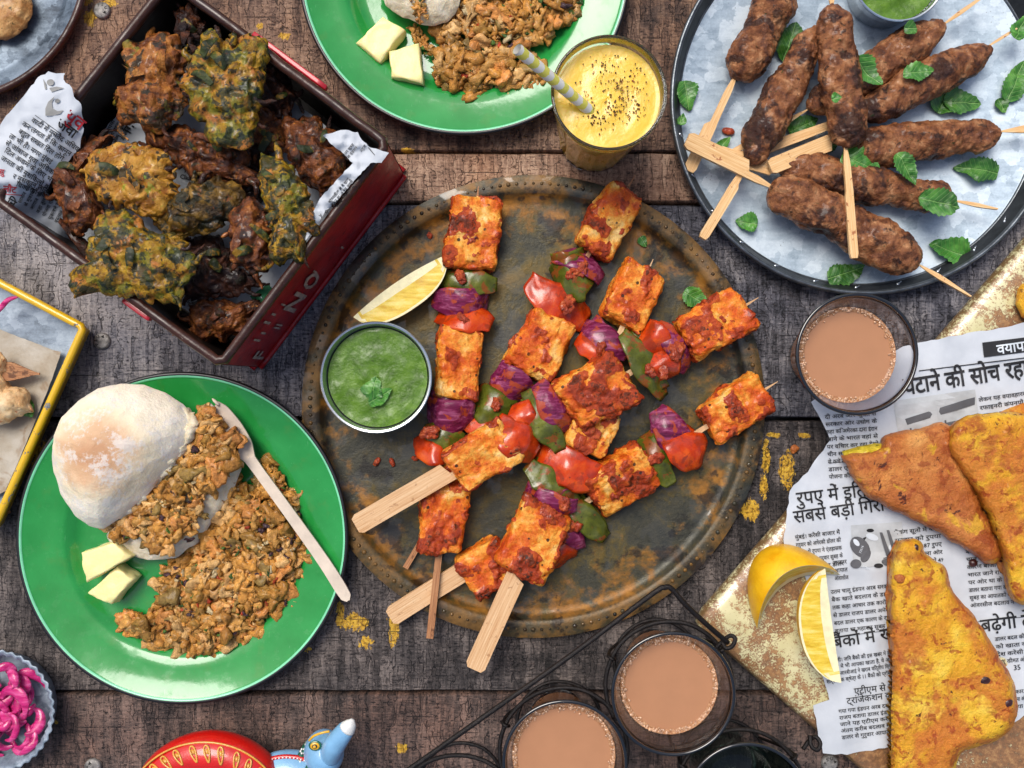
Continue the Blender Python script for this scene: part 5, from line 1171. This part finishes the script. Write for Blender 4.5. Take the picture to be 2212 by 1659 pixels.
for mat, poly, z, T, sd_, lb, tl in PKA:
    V, F = pakora(poly, z, T, sd_, mat, lb, tl); t = Thing('bread_fritter', [V[:, 0].mean(), V[:, 1].mean(), V[:, 2].min()], lb, 'fritter', 'bread fritters on the newspaper')
    t.part('batter', V, F, M[mat])
    if sd_ == 45:
        v, f = blob([(1917, 1200), (1935, 1168), (1955, 1180), (1958, 1300), (1955, 1450), (1930, 1480), (1918, 1380), (1914, 1290)], 66, 14, 47, 5, 22, 5, .4); t.part('lower_layer', v, f, M['pakora_brown'])
        for (x, y, s, m_) in ((2125, 1467, 13, 'dark_drop'), (2175, 1517, 11, 'dark_drop'), (2146, 1486, 8, 'dark_drop'), (2160, 1478, 7, 'dark_drop'), (1978, 1183, 7, 'dark_drop'), (1985, 1625, 6, 'dark_drop'), (1945, 1250, 11, 'pakora_brown')):
            v, f = ico(3); v = v * s * [1, 1, .7]; v += v * (fbm(v / s, int(x), 3) * .3)[:, None]; t.part('batter_drop', v + P(x, y, 120), f, M[m_])
    if sd_ == 43:
        v, f = blob([(1820, 975), (1870, 962), (1935, 950), (1925, 985), (1870, 1000), (1832, 1005)], 78, 18, 48, 4, 22, 4, .4); t.part('potato_layer', v, f, M['potato'] if 'potato' in M else M['pakora_gold'])
        v, f = ico(3); t.part('batter_drop', v * [9, 9, 7] + P(2102, 1216, 62), f, M['dark_drop'])

# ---------------------------------------------------------------- red tin box, its newspaper and the fritters
ZB = 245.0; BT = [P(369, -41, ZB), P(836, 312, ZB), P(480, 785, ZB), P(-5, 431, ZB)]; bc = np.mean(BT, 0); bc[2] = 0
bx = Thing('tin_box', bc, 'open red tin box with dark inside and brown rolled rim, full of fritters', 'box')
nm = [(0, 1), (1, 2), (2, 3), (3, 0)]
for i, j in nm:
    a, b = BT[i].copy(), BT[j].copy(); d = (b - a) / np.linalg.norm(b - a); out = np.cross(d, [0, 0, 1.0]); out = out if np.dot(out, (a + b) / 2 - bc - [0, 0, ZB]) > 0 else -out
    n = 30; s = np.linspace(0, 1, n); zz_ = np.linspace(0, ZB, 10); Sg, Z = np.meshgrid(s, zz_, indexing='ij')
    bul = np.sin(np.pi * Sg) * np.sin(np.pi * Z / ZB) * 2.5
    o_ = a[None, None] + (b - a) * Sg[..., None] + out * (3 + bul)[..., None]; o_[..., 2] = Z
    i_ = a[None, None] + (b - a) * Sg[..., None] - out * (2 - bul)[..., None]; i_[..., 2] = Z
    G_ = grid(n, 10); V = np.concatenate([o_.reshape(-1, 3), i_.reshape(-1, 3)]); F = np.concatenate([G_, G_[:, ::-1] + n * 10])
    bx.part('side_panel', V, F, [M['red_paint'], M['box_dark']], mi=[0] * len(G_) + [1] * len(G_))
    if (i, j) == (1, 2):
        # stencilled marks on the side towards the thali
        eu, ez = (b - a) / np.linalg.norm(b - a), np.array([0, 0, 1.0]); L = np.linalg.norm(b - a)
        def mark(v, f, at, zz0, sx, sy, nmz='stencil_mark'):
            q = b - eu * at; X = v[:, 0] * sx; Y = v[:, 1] * sy
            W = q[None] - eu * X[:, None] + out * 6.4; W[:, 2] = zz0 + Y; W += out * (np.sin(np.pi * np.clip((at + X) / L, 0, 1)) * np.sin(np.pi * W[:, 2] / ZB) * 2.5)[:, None]
            bx.part(nmz, W, f, M['stencil'], smooth=False)
        v, f = text_mesh('N', 120, .03); mark(v, f, L * .27, 70, .55, 1)
        v, f = text_mesh('O', 120, .03); mark(v, f, L * .385, 70, .42, 1)
        v, f = text_mesh('F', 100, .02); mark(v, f, L * .035, 40, .5, 1)
        for at, z0_, w_, h_ in ((.12, 150, 5, 40), (.155, 150, 5, 30), (.20, 170, 6, 40), (.24, 175, 5, 26), (.19, 80, 4, 45), (.205, 80, 4, 45), (.29, 160, 4, 30), (.46, 120, 4, 30), (.60, 60, 4, 26)):
            v, f = prism([(0, 0), (w_, 0), (w_, h_), (0, h_)], 0, .1); mark(v[:4], [[0, 1, 2, 3]], L * at, z0_, 1, 1)
    lip = [a + out * 7 - [0, 0, ZB - 8], b + out * 7 - [0, 0, ZB - 8]]; v, f = tube([lip[0] + (lip[1] - lip[0]) * q for q in np.linspace(0, 1, 20)], 6, 8); bx.part('base_seam', v, f, M['red_paint'])
fl_ = [bc + (q - bc) * [.99, .99, 0] + [0, 0, 4] for q in BT]; bx.part('bottom', np.array(fl_), [[0, 1, 2, 3][::-1]], M['box_dark'], smooth=False)
loop = []
for k in range(4):
    a, b = BT[k], BT[(k + 1) % 4]
    for q in np.linspace(.02, .98, 26): loop.append(a + (b - a) * q + [0, 0, 2])
loop = np.array(loop); loop += fbm(loop / 60, 6, 3)[:, None] * [1.5, 1.5, 1]
v, f = tube(loop, 9.5, 12, closed=True); bx.part('rolled_rim', v, f, M['box_rim'])
for a, b in (((548, 74), (706, 192)), ((268, 648), (326, 690))):
    A_, B_ = P(*a, 225), P(*b, 225); R_, L = frame2(A_, B_); v, f = rbox(L, 11, 16, 3, 8); bx.part('hinge_strip', put(v, (A_ + B_) / 2, R_), f, M['red_bright'])

def flap_z(x, y):
    x = np.asarray(x, float); y = np.asarray(y, float)
    ins = ((x - 336) + .79 * y) / 1.27           # distance past the upper left rim
    z = 266 + crump(x, y, 12, 55, 9) - np.clip(ins - 10, 0, 200) * .55 + np.clip(-ins, 0, 60) * .05
    low = np.clip((y - 395) / 30, 0, 1); z = z - low * (26 + np.clip((x - 60) / 100, 0, 1) * 20) + 10 * np.sin((x + y) / 23.0) * low
    return z
bp_ = Thing('newspaper_liner', P(100, 330, 200), 'crumpled Hindi newspaper lining the tin box and folded over its rim', 'newspaper')
fpoly = [(-8, 285), (0, 268), (40, 220), (82, 168), (104, 155), (122, 160), (140, 158), (137, 172), (155, 190), (160, 208), (175, 225), (178, 250), (180, 285), (172, 318), (150, 345), (125, 372), (108, 398), (100, 418), (130, 440), (150, 470), (175, 520), (190, 545), (140, 530), (110, 512), (60, 480), (30, 455), (8, 432), (-8, 400)]
V, F = sheet3(fpoly, 7, flap_z, 1.6, 8); bp_.part('paper_flap', V, F, M['paper'])
FI = []
for s_, x, y in (('वरदी में मुसतैद अिधक', 66, 262), ('कर लगता है िक कानून', 46, 270), ('बहुत सखत िदल होंगे', 38, 286), ('ता भी है। मगर मुंबई', 18, 296), ('से जांबाज युवा अिधक', 10, 311), ('िदल अवाम के िलए भी', 8, 328), ('जनता की मुशिकलों को', 0, 344)):
    FI.append(txt(s_, x, y, 15.5, -33, .012, 2))
FI += [txt('र मुसकान लाना', 26, 384, 15.5, -24, .012), txt('िधकािरयों की', 34, 402, 14, -22, .012), txt('जवां', 120, 272, 30, -36, .02)]
r = rng(4)
for k in range(7): FI.append(txt(WORDS[r.randint(len(WORDS))] + ' ' + WORDS[r.randint(len(WORDS))], 45 + k * 13, 440 + k * 7, 11, 62, .01, 1))
FI.append(txt('िन', 12, 440, 24, -30, .02))
lay(bp_, {'ink': FI + [rect(76, 248, 70, 1.2, -36)], 'ink_red': [txt('युव', 138, 256, 38, -38, .02, 3), txt('लौट', 6, 414, 20, -6, .02), txt('सु', -3, 376, 17, -6, .02), rect(8, 418, 40, 1.5, -5)],
    'ink_grey': [disc(109, 178, 8, 7), disc(124, 218, 5.5, 5), shp([(93, 170), (99, 180), (101, 192), (97, 193)]), shp([(106, 190), (122, 187), (138, 190), (126, 194), (112, 199)]),
        shp([(118, 208), (112, 222), (114, 234), (124, 240), (138, 238), (130, 246), (112, 250), (98, 250), (98, 234), (104, 220)])]}, flap_z, lift=1.9)
def liner_z(x, y):
    return 118 + crump(np.asarray(x, float), np.asarray(y, float), 21, 60, 16)
V, F = sheet3([(265, 235), (330, 165), (420, 100), (560, 165), (700, 270), (800, 345), (720, 455), (620, 600), (525, 735), (430, 690), (300, 600), (190, 530), (112, 470), (180, 330)], 9, liner_z, 1.5, 9); bp_.part('paper_sheet', V, F, M['paper'])
LI = [txt('(Per', 340, 342, 14, -22, .02), txt('Paid 1952', 398, 372, 14, -12, .03), txt('Classi', 388, 385, 13, -10, .03), txt('29', 552, 348, 16, -80, .02), txt('18', 262, 300, 14, 60, .01), txt('िग', 280, 290, 26, 60, .03), txt('ल एक', 395, 662, 12, 30, .01), txt('जीवन भर', 380, 680, 12, -28, .01)]
LI += column(228, 300, 44, 4, 11, 62, 12, 12); LI += [rect(655, 248, 50, 20, -48, 4)]
lay(bp_, {'ink': LI, 'ink_green': [rect(548, 622, 44, 30, 35, 4)], 'ink_blue': [rect(168, 318, 40, 14, 40, 4)], 'white_ink': []} if False else {'ink': LI, 'ink_green': [rect(540, 640, 48, 34, 35, 4)], 'ink_blue': [rect(166, 322, 44, 14, 40, 4)]}, liner_z, lift=2.0)
lay(bp_, {'white_ink': [txt('A', 664, 268, 24, -45, .03)]}, liner_z, lift=3.0)
def rflap_z(x, y):
    x = np.asarray(x, float); y = np.asarray(y, float)
    return 258 + crump(x, y, 33, 30, 12) + np.clip((x - 800) / 30, 0, 1) * 6
V, F = sheet3([(698, 292), (742, 280), (772, 286), (782, 302), (800, 318), (840, 330), (824, 352), (800, 352), (770, 385), (735, 425), (705, 455), (680, 492), (655, 525), (640, 535), (664, 490), (690, 430), (728, 388), (762, 352), (740, 330), (715, 310)], 6, rflap_z, 1.2, 10); bp_.part('paper_flap', V, F, M['paper'])
RI = column(742, 340, 36, 2, 8, 50, 10, 14) + column(712, 440, 70, 3, 9, 50, 9, 15) + [txt('y', 692, 470, 14, 40), txt('o', 704, 462, 14, 40), rect(796, 318, 22, 1.5, -50, 2), txt('नहल', 782, 330, 10, 55)]
lay(bp_, {'ink': RI}, rflap_z, lift=1.9)

K_ = .4804
FR = [  # outline in close-up pixels, height, half thickness, material, seed, label, tilt
 ([(840, 1080), (960, 1050), (1040, 1130), (1100, 1220), (1160, 1260), (1110, 1330), (1000, 1340), (900, 1350), (820, 1330), (860, 1230)], 165, 34, 'fritter_dark', 14, 'darkest fritter low in the box, left of the green paper scrap'),
 ([(830, 1400), (880, 1360), (980, 1350), (1080, 1360), (1170, 1370), (1150, 1420), (1090, 1490), (980, 1530), (890, 1510), (840, 1460)], 150, 40, 'fritter_brown', 15, 'brown fritter alone in the bottom corner of the box'),
 ([(1180, 290), (1260, 300), (1310, 380), (1330, 470), (1290, 540), (1200, 480), (1160, 400)], 172, 34, 'fritter_dark', 5, 'dark fritter behind the big green one near the upper rim'),
 ([(1150, 470), (1210, 470), (1260, 560), (1270, 640), (1300, 690), (1200, 690), (1130, 640), (1150, 560)], 170, 30, 'fritter_brown', 6, 'narrow reddish fritter tucked between green and brown ones'),
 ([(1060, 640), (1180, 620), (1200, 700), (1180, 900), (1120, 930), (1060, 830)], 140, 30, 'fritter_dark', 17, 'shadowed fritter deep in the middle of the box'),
 ([(270, 975), (330, 1030), (400, 1095), (430, 1160), (395, 1190), (350, 1120), (300, 1050), (262, 1000)], 190, 10, 'fritter_dark', 16, 'thin black fried strand at the left rim of the box'),
 ([(810, 60), (860, 28), (900, 60), (930, 150), (890, 220), (835, 235), (800, 150)], 205, 30, 'fritter_dark', 3, 'small dark fritter peak at the top of the heap'),
 ([(640, 590), (720, 560), (800, 540), (880, 580), (960, 620), (1050, 650), (1110, 680), (1130, 770), (1175, 795), (1120, 835), (1000, 820), (880, 790), (800, 740), (740, 680), (650, 650)], 196, 38, 'fritter_brown', 4, 'long brown fritter lying just under the big green one'),
 ([(1270, 540), (1350, 515), (1440, 555), (1500, 620), (1560, 720), (1570, 800), (1510, 880), (1430, 895), (1370, 820), (1320, 740), (1290, 660)], 192, 42, 'fritter_brown', 7, 'large brown fritter at the right corner beside folded paper'),
 ([(560, 185), (620, 178), (740, 150), (800, 185), (835, 240), (825, 330), (835, 420), (850, 480), (810, 540), (730, 595), (650, 580), (600, 540), (540, 560), (497, 465), (540, 430), (590, 430), (575, 370), (608, 330), (555, 280), (540, 215)], 232, 36, 'fritter_mix', 2, 'ragged orange brown fritter at upper left of the heap'),
 ([(215, 800), (230, 730), (290, 690), (370, 690), (375, 605), (430, 610), (490, 620), (440, 700), (400, 780), (430, 870), (450, 960), (420, 1035), (330, 1040), (280, 960), (240, 890)], 212, 34, 'fritter_brown', 10, 'brown fritter with frayed top at the far left of the heap'),
 ([(410, 700), (480, 640), (600, 632), (700, 680), (765, 760), (790, 840), (770, 930), (700, 985), (600, 960), (530, 920), (450, 880), (395, 800)], 236, 34, 'fritter_gold', 9, 'round yellow brown fritter at left with dark streaks'),
 ([(690, 900), (690, 1000), (740, 1055), (830, 1075), (930, 1060), (1020, 1020), (1085, 930), (1085, 845), (990, 805), (870, 815), (820, 880), (750, 950), (715, 890)], 222, 36, 'fritter_olive', 11, 'dark olive fritter in the centre with a curled tail'),
 ([(1040, 1000), (1110, 895), (1170, 930), (1225, 1020), (1235, 1130), (1185, 1235), (1100, 1220), (1035, 1160), (1055, 1080)], 222, 40, 'fritter_brown', 12, 'upright brown fritter left of the narrow green and yellow one'),
 ([(1170, 690), (1250, 685), (1310, 740), (1340, 800), (1395, 870), (1430, 960), (1430, 1030), (1370, 1070), (1368, 1205), (1320, 1150), (1290, 1165), (1262, 1205), (1228, 1180), (1230, 1090), (1245, 1010), (1190, 930), (1172, 820)], 258, 32, 'fritter_green', 8, 'narrow green and yellow fritter leaning on the red side'),
 ([(430, 1000), (520, 965), (620, 990), (680, 1050), (780, 1060), (840, 1115), (872, 1200), (840, 1280), (800, 1355), (680, 1350), (560, 1340), (440, 1300), (328, 1335), (330, 1235), (370, 1195), (415, 1180), (420, 1100)], 262, 30, 'fritter_green', 13, 'flat spinach fritter overhanging the lower left rim'),
 ([(905, 160), (960, 135), (1010, 180), (1100, 180), (1180, 200), (1190, 300), (1165, 400), (1175, 480), (1145, 560), (1130, 635), (1050, 655), (960, 640), (900, 560), (855, 520), (845, 440), (822, 390), (828, 300), (850, 230)], 266, 32, 'fritter_green', 1, 'largest yellow green spinach fritter on top of the heap'),
]
def frill(poly, z, T, seed, k=6):
    """craggy batter: folded ridges, deep creases and a ragged outline"""
    poly = np.array(poly, float); dense = smooth_path(np.vstack([poly, poly[:1]]), 14)[:-1]; r = rng(seed)
    q3 = np.c_[dense / 13, np.full(len(dense), seed * 1.0)]; dense = dense + np.stack([fbm(q3, seed, 3), fbm(q3 + 9, seed + 3, 3)], -1) * 11
    W = np.array([P(x, y, z)[:2] for x, y in dense]); c = np.array([(W[:, 0].min() + W[:, 0].max()) / 2, (W[:, 1].min() + W[:, 1].max()) / 2]) * .5 + W.mean(0) * .5
    q = W - c; th = np.arctan2(q[:, 1], q[:, 0]); rr = np.hypot(q[:, 0], q[:, 1]); b = np.linspace(-np.pi, np.pi, 241); R_ = np.zeros(241)
    for t_, r_ in zip(th, rr):
        i_ = int(round((t_ + np.pi) / (2 * np.pi) * 240)); R_[i_] = max(R_[i_], r_)
    R_[0] = R_[-1] = max(R_[0], R_[-1]); ok = R_ > 0; R_ = np.interp(b, b[ok], R_[ok])
    D_, F = ico(k); a = np.arctan2(D_[:, 1], D_[:, 0]); h = np.hypot(D_[:, 0], D_[:, 1]); Rr = np.interp(a, b, R_)
    hs = h ** .75; zc = np.sign(D_[:, 2]) * (1 - hs ** 3.2) ** .8
    V = np.stack([Rr * hs * np.cos(a), Rr * hs * np.sin(a), T * zc], -1); Nn = np.stack([h * np.cos(a) * .8, h * np.sin(a) * .8, D_[:, 2]], -1)
    wv = V + np.stack([noise(V / 30 + seed, seed), noise(V / 30 + seed + 5, seed + 1), noise(V / 30 + 9, seed + 2)], -1) * 14
    d = -ridged(wv / 44 + seed, seed + 3, 1) * 5 - ridged(wv / 19 - seed, seed + 5, 1) * 3.2 + fbm(wv / 16 + seed, seed + 6, 2) * 5 + 4 + fbm(wv / 9 + seed, seed + 7, 2) * 2.6 + fbm(V / 60 + seed, seed + 9, 2) * 14
    d = d - np.clip(noise(V / 18 + seed * 2, seed + 13) - .45, 0, 1) * 22
    V = V + Nn * d[:, None]; return V + np.array([c[0], c[1], z]), F, W, c
for poly, z, T, mt, sd_, lb in FR:
    if 'thin' in lb:
        V, F = blob(np.array(poly) * K_, z, T, sd_, 3, 34, 5, .34); single('fritter', V, F, M[mt], lb, 'fritter', 'fritters heaped in the tin box'); continue
    V, F, W, c = frill(np.array(poly) * K_, z, T * .85, sd_, 6)
    t = Thing('fritter', [c[0], c[1], z - T], lb, 'fritter', 'fritters heaped in the tin box'); t.part('batter', V, F, M[mt])
    r = rng(sd_)
    for k in range(7):                     # crisp strands of onion and leaf that stick out of the batter
        i_ = r.randint(len(W)); p0 = np.array([*W[i_], z + r.uniform(-8, 8)]); dr = W[i_] - c; dr = dr / np.linalg.norm(dr); an = r.uniform(-1.1, 1.1)
        tg = np.array([dr[0] * math.cos(an) - dr[1] * math.sin(an), dr[0] * math.sin(an) + dr[1] * math.cos(an)]); L_ = r.uniform(14, 34)
        pts = [p0 - [*(dr * 14), -3], p0 + [*(dr * 3), r.uniform(-2, 6)], p0 + [*(tg * L_ * .55), r.uniform(-6, 8)], p0 + [*(tg * L_ + dr * r.uniform(-10, 2)), r.uniform(-10, 6)]]
        pp = smooth_path(pts, 7); rad = np.interp(np.linspace(0, 1, len(pp)), [0, .5, 1], [6, 4.2, 1.8]) * r.uniform(.7, 1.3)
        v, f = tube(pp, rad, 9); v = v + fbm(v / 6, k + sd_, 3)[:, None] * 2.2; t.part('crisp_strand', v, f, M['fritter_dark' if r.rand() < .3 else mt])
    for k in range(3):                     # folded leaf or onion pieces caught in the top
        i_ = r.randint(len(W)); p = c + (W[i_] - c) * r.uniform(.1, .7); v, f = petal(r.uniform(24, 52), r.uniform(10, 22), r.uniform(4, 8), 2.5, sd_ + k, wav=1.3)
        v = rotx(v, r.uniform(-.5, .5)); v = rotz(v, r.uniform(0, 6.3)); t.part('leaf_scrap', v + [*p, z + T * .85 * 1.0 + 4], f, M['leaf_fried' if 'green' in mt or r.rand() < .4 else mt])

# ---------------------------------------------------------------- round zinc plate, top left
c = P(-110, -80, 34); c[2] = 0; R = 301 * (H - 34) / H
zp = Thing('zinc_plate', c, 'round dull zinc plate with a brown rolled rim at the upper left corner', 'plate')
ringed('plate_dish', zp, c, [(0, 6), (R * .80, 6), (R * .835, 10), (R * .86, 17), (R * .94, 27)], M['galv_dark'])
ringed('rolled_edge', zp, c, [(R * .94, 27), (R * .955, 33), (R * .975, 36), (R * .995, 33), (R, 27), (R * .99, 22), (R * .9, 16), (R * .82, 1), (0, 1)], M['box_rim'])
V, F = blob([(-70, -40), (0, -45), (45, -30), (68, 0), (70, 30), (52, 62), (15, 84), (-30, 88), (-80, 60)], 24, 20, 61, 6, 30, 5, .35, spikes=3)
single('round_patty', V, F, M['patty'], 'golden brown fried patty on the zinc plate', 'patty')

# ---------------------------------------------------------------- yellow rimmed tray, left
zt = 58; Kc = P(181, 708, zt); u_ = np.array([-.882, .471, 0]); v_ = np.array([-.409, -.912, 0]); Lu, Lv = 520, 470
yt = Thing('yellow_rim_tray', Kc + u_ * 250 + v_ * 220 - [0, 0, zt], 'zinc tray with chipped yellow rim cut by the left picture edge', 'tray')
cs = [Kc, Kc + u_ * Lu, Kc + u_ * Lu + v_ * Lv, Kc + v_ * Lv]; loop = []
for k in range(4):
    a, b = cs[k], cs[(k + 1) % 4]
    for q in np.linspace(.012, .988, 40): loop.append(a + (b - a) * q)
v, f = tube(np.array(loop) - (u_ + v_) * 0, 8.5, 12, closed=True)
yt.part('yellow_rim', v, f, M['yellow_paint'])
cen = np.mean(cs, 0); low = [cen + (q - cen) * [.955, .955, 0] * 1 for q in cs]
for k in range(4):
    a, b = cs[k], cs[(k + 1) % 4]; a2, b2_ = cen + (a - cen) * .955, cen + (b - cen) * .955; a2[2] = b2_[2] = 6
    n = 12; V = np.array([[p + (q - p) * t_ for t_ in np.linspace(0, 1, n)] for p, q in ((a - [0, 0, 2], b - [0, 0, 2]), (a2, b2_))]).reshape(-1, 3)
    yt.part('tray_wall', V, grid(2, n), M['galv_mid'])
    V2 = V.copy(); V2 = V2 + (V2 - cen) * [.012, .012, 0]; yt.part('outer_wall', V2, grid(2, n)[:, ::-1], M['yellow_paint'])
q4 = [cen + (q - cen) * .957 for q in cs]
for q in q4: q[2] = 5.5
yt.part('tray_floor', np.array(q4), [[0, 1, 2, 3]], M['galv_mid'], smooth=False)
def pz(x, y): return 12 + crump(np.asarray(x, float), np.asarray(y, float), 44, 120, 5) + 26 * np.clip((np.asarray(x, float) - 60 + (np.asarray(y, float) - 850) * .45) / 90, 0, 1)
V, F = sheet3([(-60, 700), (0, 712), (60, 735), (112, 755), (132, 760), (112, 820), (80, 900), (45, 985), (12, 1060), (-60, 1100)], 8, pz, .6, 4)
single('parchment', V, F, M['brown_paper'], 'grease stained brown parchment in the yellow rimmed tray', 'paper')
V, F = blob([(-70, 790), (-20, 800), (5, 815), (20, 835), (45, 838), (60, 850), (62, 872), (72, 890), (50, 892), (30, 905), (0, 915), (-70, 915)], 52, 34, 71, 8, 26, 5, .45)
ck = Thing('chicken_skewer', P(0, 850, 20), 'creamy grilled chicken piece on a skewer in the yellow rimmed tray', 'skewer'); ck.part('meat', V, F, M['malai'])
V, F = blob([(-30, 770), (0, 760), (15, 775), (12, 800), (0, 815), (-30, 812)], 50, 18, 72, 6, 18, 4, .5); ck.part('meat', V, F, M['malai'])
v, f = stick(P(-10, 800, 44), P(86, 808, 44), 40, 40, 12, 12, 6, 0); ck.part('stick', v, f, M['bamboo_dark'], sharp=30)
leaf(62, 882, 36, 42, 32, 80, 95, 'green pepper scrap beside the chicken in the yellow rimmed tray', 0, 'leaf')
v, f = stick(P(-60, 1105, 14), P(22, 1106, 14), 44, 44, 14, 14, 8, 0); single('skewer_handle', v, f, M['bamboo_dark'], 'brown wooden stick end poking from under the yellow rimmed tray', 'stick', sharp=30)
def strip(pts, w, th_, seed):
    p_ = smooth_path(pts, 7); v, f = tube(p_, 1, 10); n = len(p_); c_ = np.repeat(p_, 10, 0); d = v - c_
    k = np.repeat(np.sin(np.linspace(.25, math.pi - .25, n)), 10)
    return c_ + d * np.array([w, w, th_]) * k[:, None], f
v, f = strip([P(-20, 690, 50), P(0, 667, 52), P(18, 648, 56), P(40, 641, 60)], 6, 4, 1); single('onion_strip', v, f, M['pickle'], 'single pink onion strip draped near the yellow rim', 'onion')

# ---------------------------------------------------------------- pickled onions, bottom left
c = P(-16, 1537, 56); c[2] = 0; R = 133 * (H - 56) / H
pt_ = Thing('fluted_tin', c, 'small fluted zinc tart tin of pink pickled onions', 'tin')
fl2 = lambda rr, a, z: rr * (1 + .016 * np.cos(a * 40) * np.clip(z / 50, 0, 1))
V, F = revolve([(0, 5), (R * .78, 5), (R * .82, 8), (R * .90, 48), (R * .96, 55), (R, 57), (R * .995, 53), (R * .93, 46), (R * .85, 6), (R * .8, 1), (0, 1)], 320, fl2); pt_.part('tin', V + c, F, M['galv_mid'])
r = rng(8)
for k in range(60):
    a, q = r.uniform(0, 6.283), R * .62 * math.sqrt(r.rand()); ct = np.array([c[0] + q * math.cos(a), c[1] + q * math.sin(a)]); rad = r.uniform(18, 46); a0 = r.uniform(0, 6.283); span = r.uniform(1.6, 3.4); zz_ = 16 + 30 * (k / 60) + r.uniform(0, 6)
    pts = []
    for s_ in np.linspace(0, 1, 6):
        p_ = np.array([ct[0] + rad * math.cos(a0 + span * s_) * .9, ct[1] + rad * 1.1 * math.sin(a0 + span * s_)]); dd = p_ - c[:2]; L = np.linalg.norm(dd)
        if L > R * .83: p_ = c[:2] + dd / L * R * .83
        pts.append([p_[0], p_[1], zz_ + 8 * math.sin(s_ * 3.1 + k)])
    v, f = strip(pts, r.uniform(7, 13), r.uniform(3, 7), k)
    single('onion_strip', v, f, M['pickle'], 'curved pink pickled onion strip in the fluted zinc tin', 'onion', 'pickled onion strips in the fluted tin')

# ---------------------------------------------------------------- painted figurine, bottom edge
fg = Thing('painted_figurine', P(560, 1680, 0), 'painted wooden animal figurine with red arched back and pale blue head', 'figurine')
cA = P(452, 1742, 62); a = np.radians(np.linspace(8, 172, 60)); majx, majy = 128, 112
path = np.stack([cA[0] + majx * np.cos(a), cA[1] + majy * np.sin(a), np.full(60, 62.0)], -1)
rr_ = np.interp(np.degrees(a), [8, 40, 90, 140, 172], [34, 44, 46, 40, 34]); v, f = tube(path, rr_, 28); fg.part('red_saddle', v, f, M['toy_red'])
def on_saddle(am, off, w, hgt, seed, mat):
    """gold leaf outline painted proud on the arch"""
    P_ = []
    i = np.argmin(abs(a - am)); N_ = np.array([math.cos(am), math.sin(am) * majx / majy, 0]); N_ /= np.linalg.norm(N_); T_ = np.array([-N_[1], N_[0], 0])
    for s_ in np.linspace(0, 2 * np.pi, 24, endpoint=True):
        x = math.sin(s_) * w * (.35 + .65 * (1 - math.cos(s_)) / 2); y = -math.cos(s_) * hgt
        ph = off + y / rr_[i]; p_ = path[i] + T_ * (x + y * .35) + (N_ * math.sin(ph) + np.array([0, 0, 1]) * math.cos(ph)) * (rr_[i] + .6); P_.append(p_)
    v, f = tube(P_, 2.1, 6); fg.part('gold_leaf', v, f, M[mat])
    p0, p1 = path[i] + T_ * -2 + (N_ * math.sin(off) + np.array([0, 0, 1]) * math.cos(off)) * (rr_[i] + .6), path[i] + T_ * 3 + (N_ * math.sin(off + .2) + np.array([0, 0, 1]) * math.cos(off + .2)) * (rr_[i] + .6)
    v, f = tube([p0, (p0 + p1) / 2, p1], [3, 4, 3], 6); fg.part('gold_leaf', v, f, M[mat])
for dg in (158, 146, 134, 122, 110, 98, 86, 74, 62, 50, 38): on_saddle(math.radians(dg), .35, 7.5, 16, dg, 'toy_gold')
n = 50; aa = np.radians(np.linspace(30, 165, n)); edge_ = np.stack([cA[0] + (majx + 34) * np.cos(aa), cA[1] + (majy + 34) * np.sin(aa), np.full(n, 62 + 30.0)], -1); v, f = tube(edge_, 2.2, 6); fg.part('gold_band', v, f, M['toy_gold'])
v, f = ico(5); c1 = P(625, 1688, 40); fg.part('body', v * [92, 66, 44] + c1, f, M['toy_blue'])
aa = np.linspace(.2, 2.9, 60); p_ = np.stack([c1[0] + 84 * np.cos(aa), c1[1] + 60 * np.sin(aa), np.full(60, 58.0)], -1); v, f = tube(p_, 5, 8); fg.part('red_border', v, f, M['toy_red'])
for q in p_[::2]:
    v, f = ico(2); fg.part('white_dot', v * 2.0 + q + [0, 0, 5], f, M['toy_white'])
c2 = P(700, 1625, 120); v, f = ico(5); v = v * [40, 44, 52]; v = roty(v, .3); fg.part('head', v + c2, f, M['toy_blue'])
aa = np.linspace(0, 2 * np.pi, 50, endpoint=False); ring_ = np.stack([14 * np.cos(aa), 46 * np.sin(aa), 44 * np.cos(aa)], -1); ring_ = rotz(ring_, -.5) + P(658, 1650, 95); v, f = tube(ring_, 9, 10, closed=True); fg.part('green_collar', v, f, M['toy_green'])
for q in range(0, 50, 4):
    for dq in range(6):
        v, f = ico(1); an = dq * 1.05; fg.part('white_bead', v * 2.6 + ring_[q] + [math.cos(an) * 5 - 2, math.sin(an) * 5, 9], f, M['toy_white'])
        if q not in (8, 12, 16, 20, 24): break
hp = [P(712, 1632, 150), P(722, 1610, 172), P(738, 1588, 186), P(752, 1570, 192), P(760, 1556, 192)]; hp = smooth_path(hp, 8); n = len(hp); v, f = tube(hp, np.interp(np.linspace(0, 1, n), [0, .3, .7, .9, 1], [22, 22, 17, 10, 3]), 20); fg.part('horn', v, f, M['toy_blue'])
i0 = int(n * .66); v, f = tube(hp[i0:] + [2.5, 2.5, 1.5], np.interp(np.linspace(0, 1, n - i0), [0, .6, 1], [17, 11, 3.5]), 20); fg.part('horn_tip', v, f, M['toy_white'])
ec = P(680, 1612, 168)
for s_, mt, zz_ in ((13, 'toy_green', 0), (9.5, 'toy_yellow', 2.5), (5.5, 'toy_black', 4.5), (3.5, 'toy_yellow', 6)):
    v, f = ico(3); fg.part('eye', v * [s_, s_ * .8, 2.5] + ec + [0, 0, zz_ - 3], f, M[mt])
for pts in ([P(668, 1600, 160), P(678, 1590, 166), P(696, 1583, 168), P(712, 1580, 166)], [P(700, 1640, 158), P(716, 1650, 150), P(735, 1640, 140)]):
    v, f = tube(smooth_path(pts, 6), 2.6, 6); fg.part('brow', v, f, M['toy_yellow'])
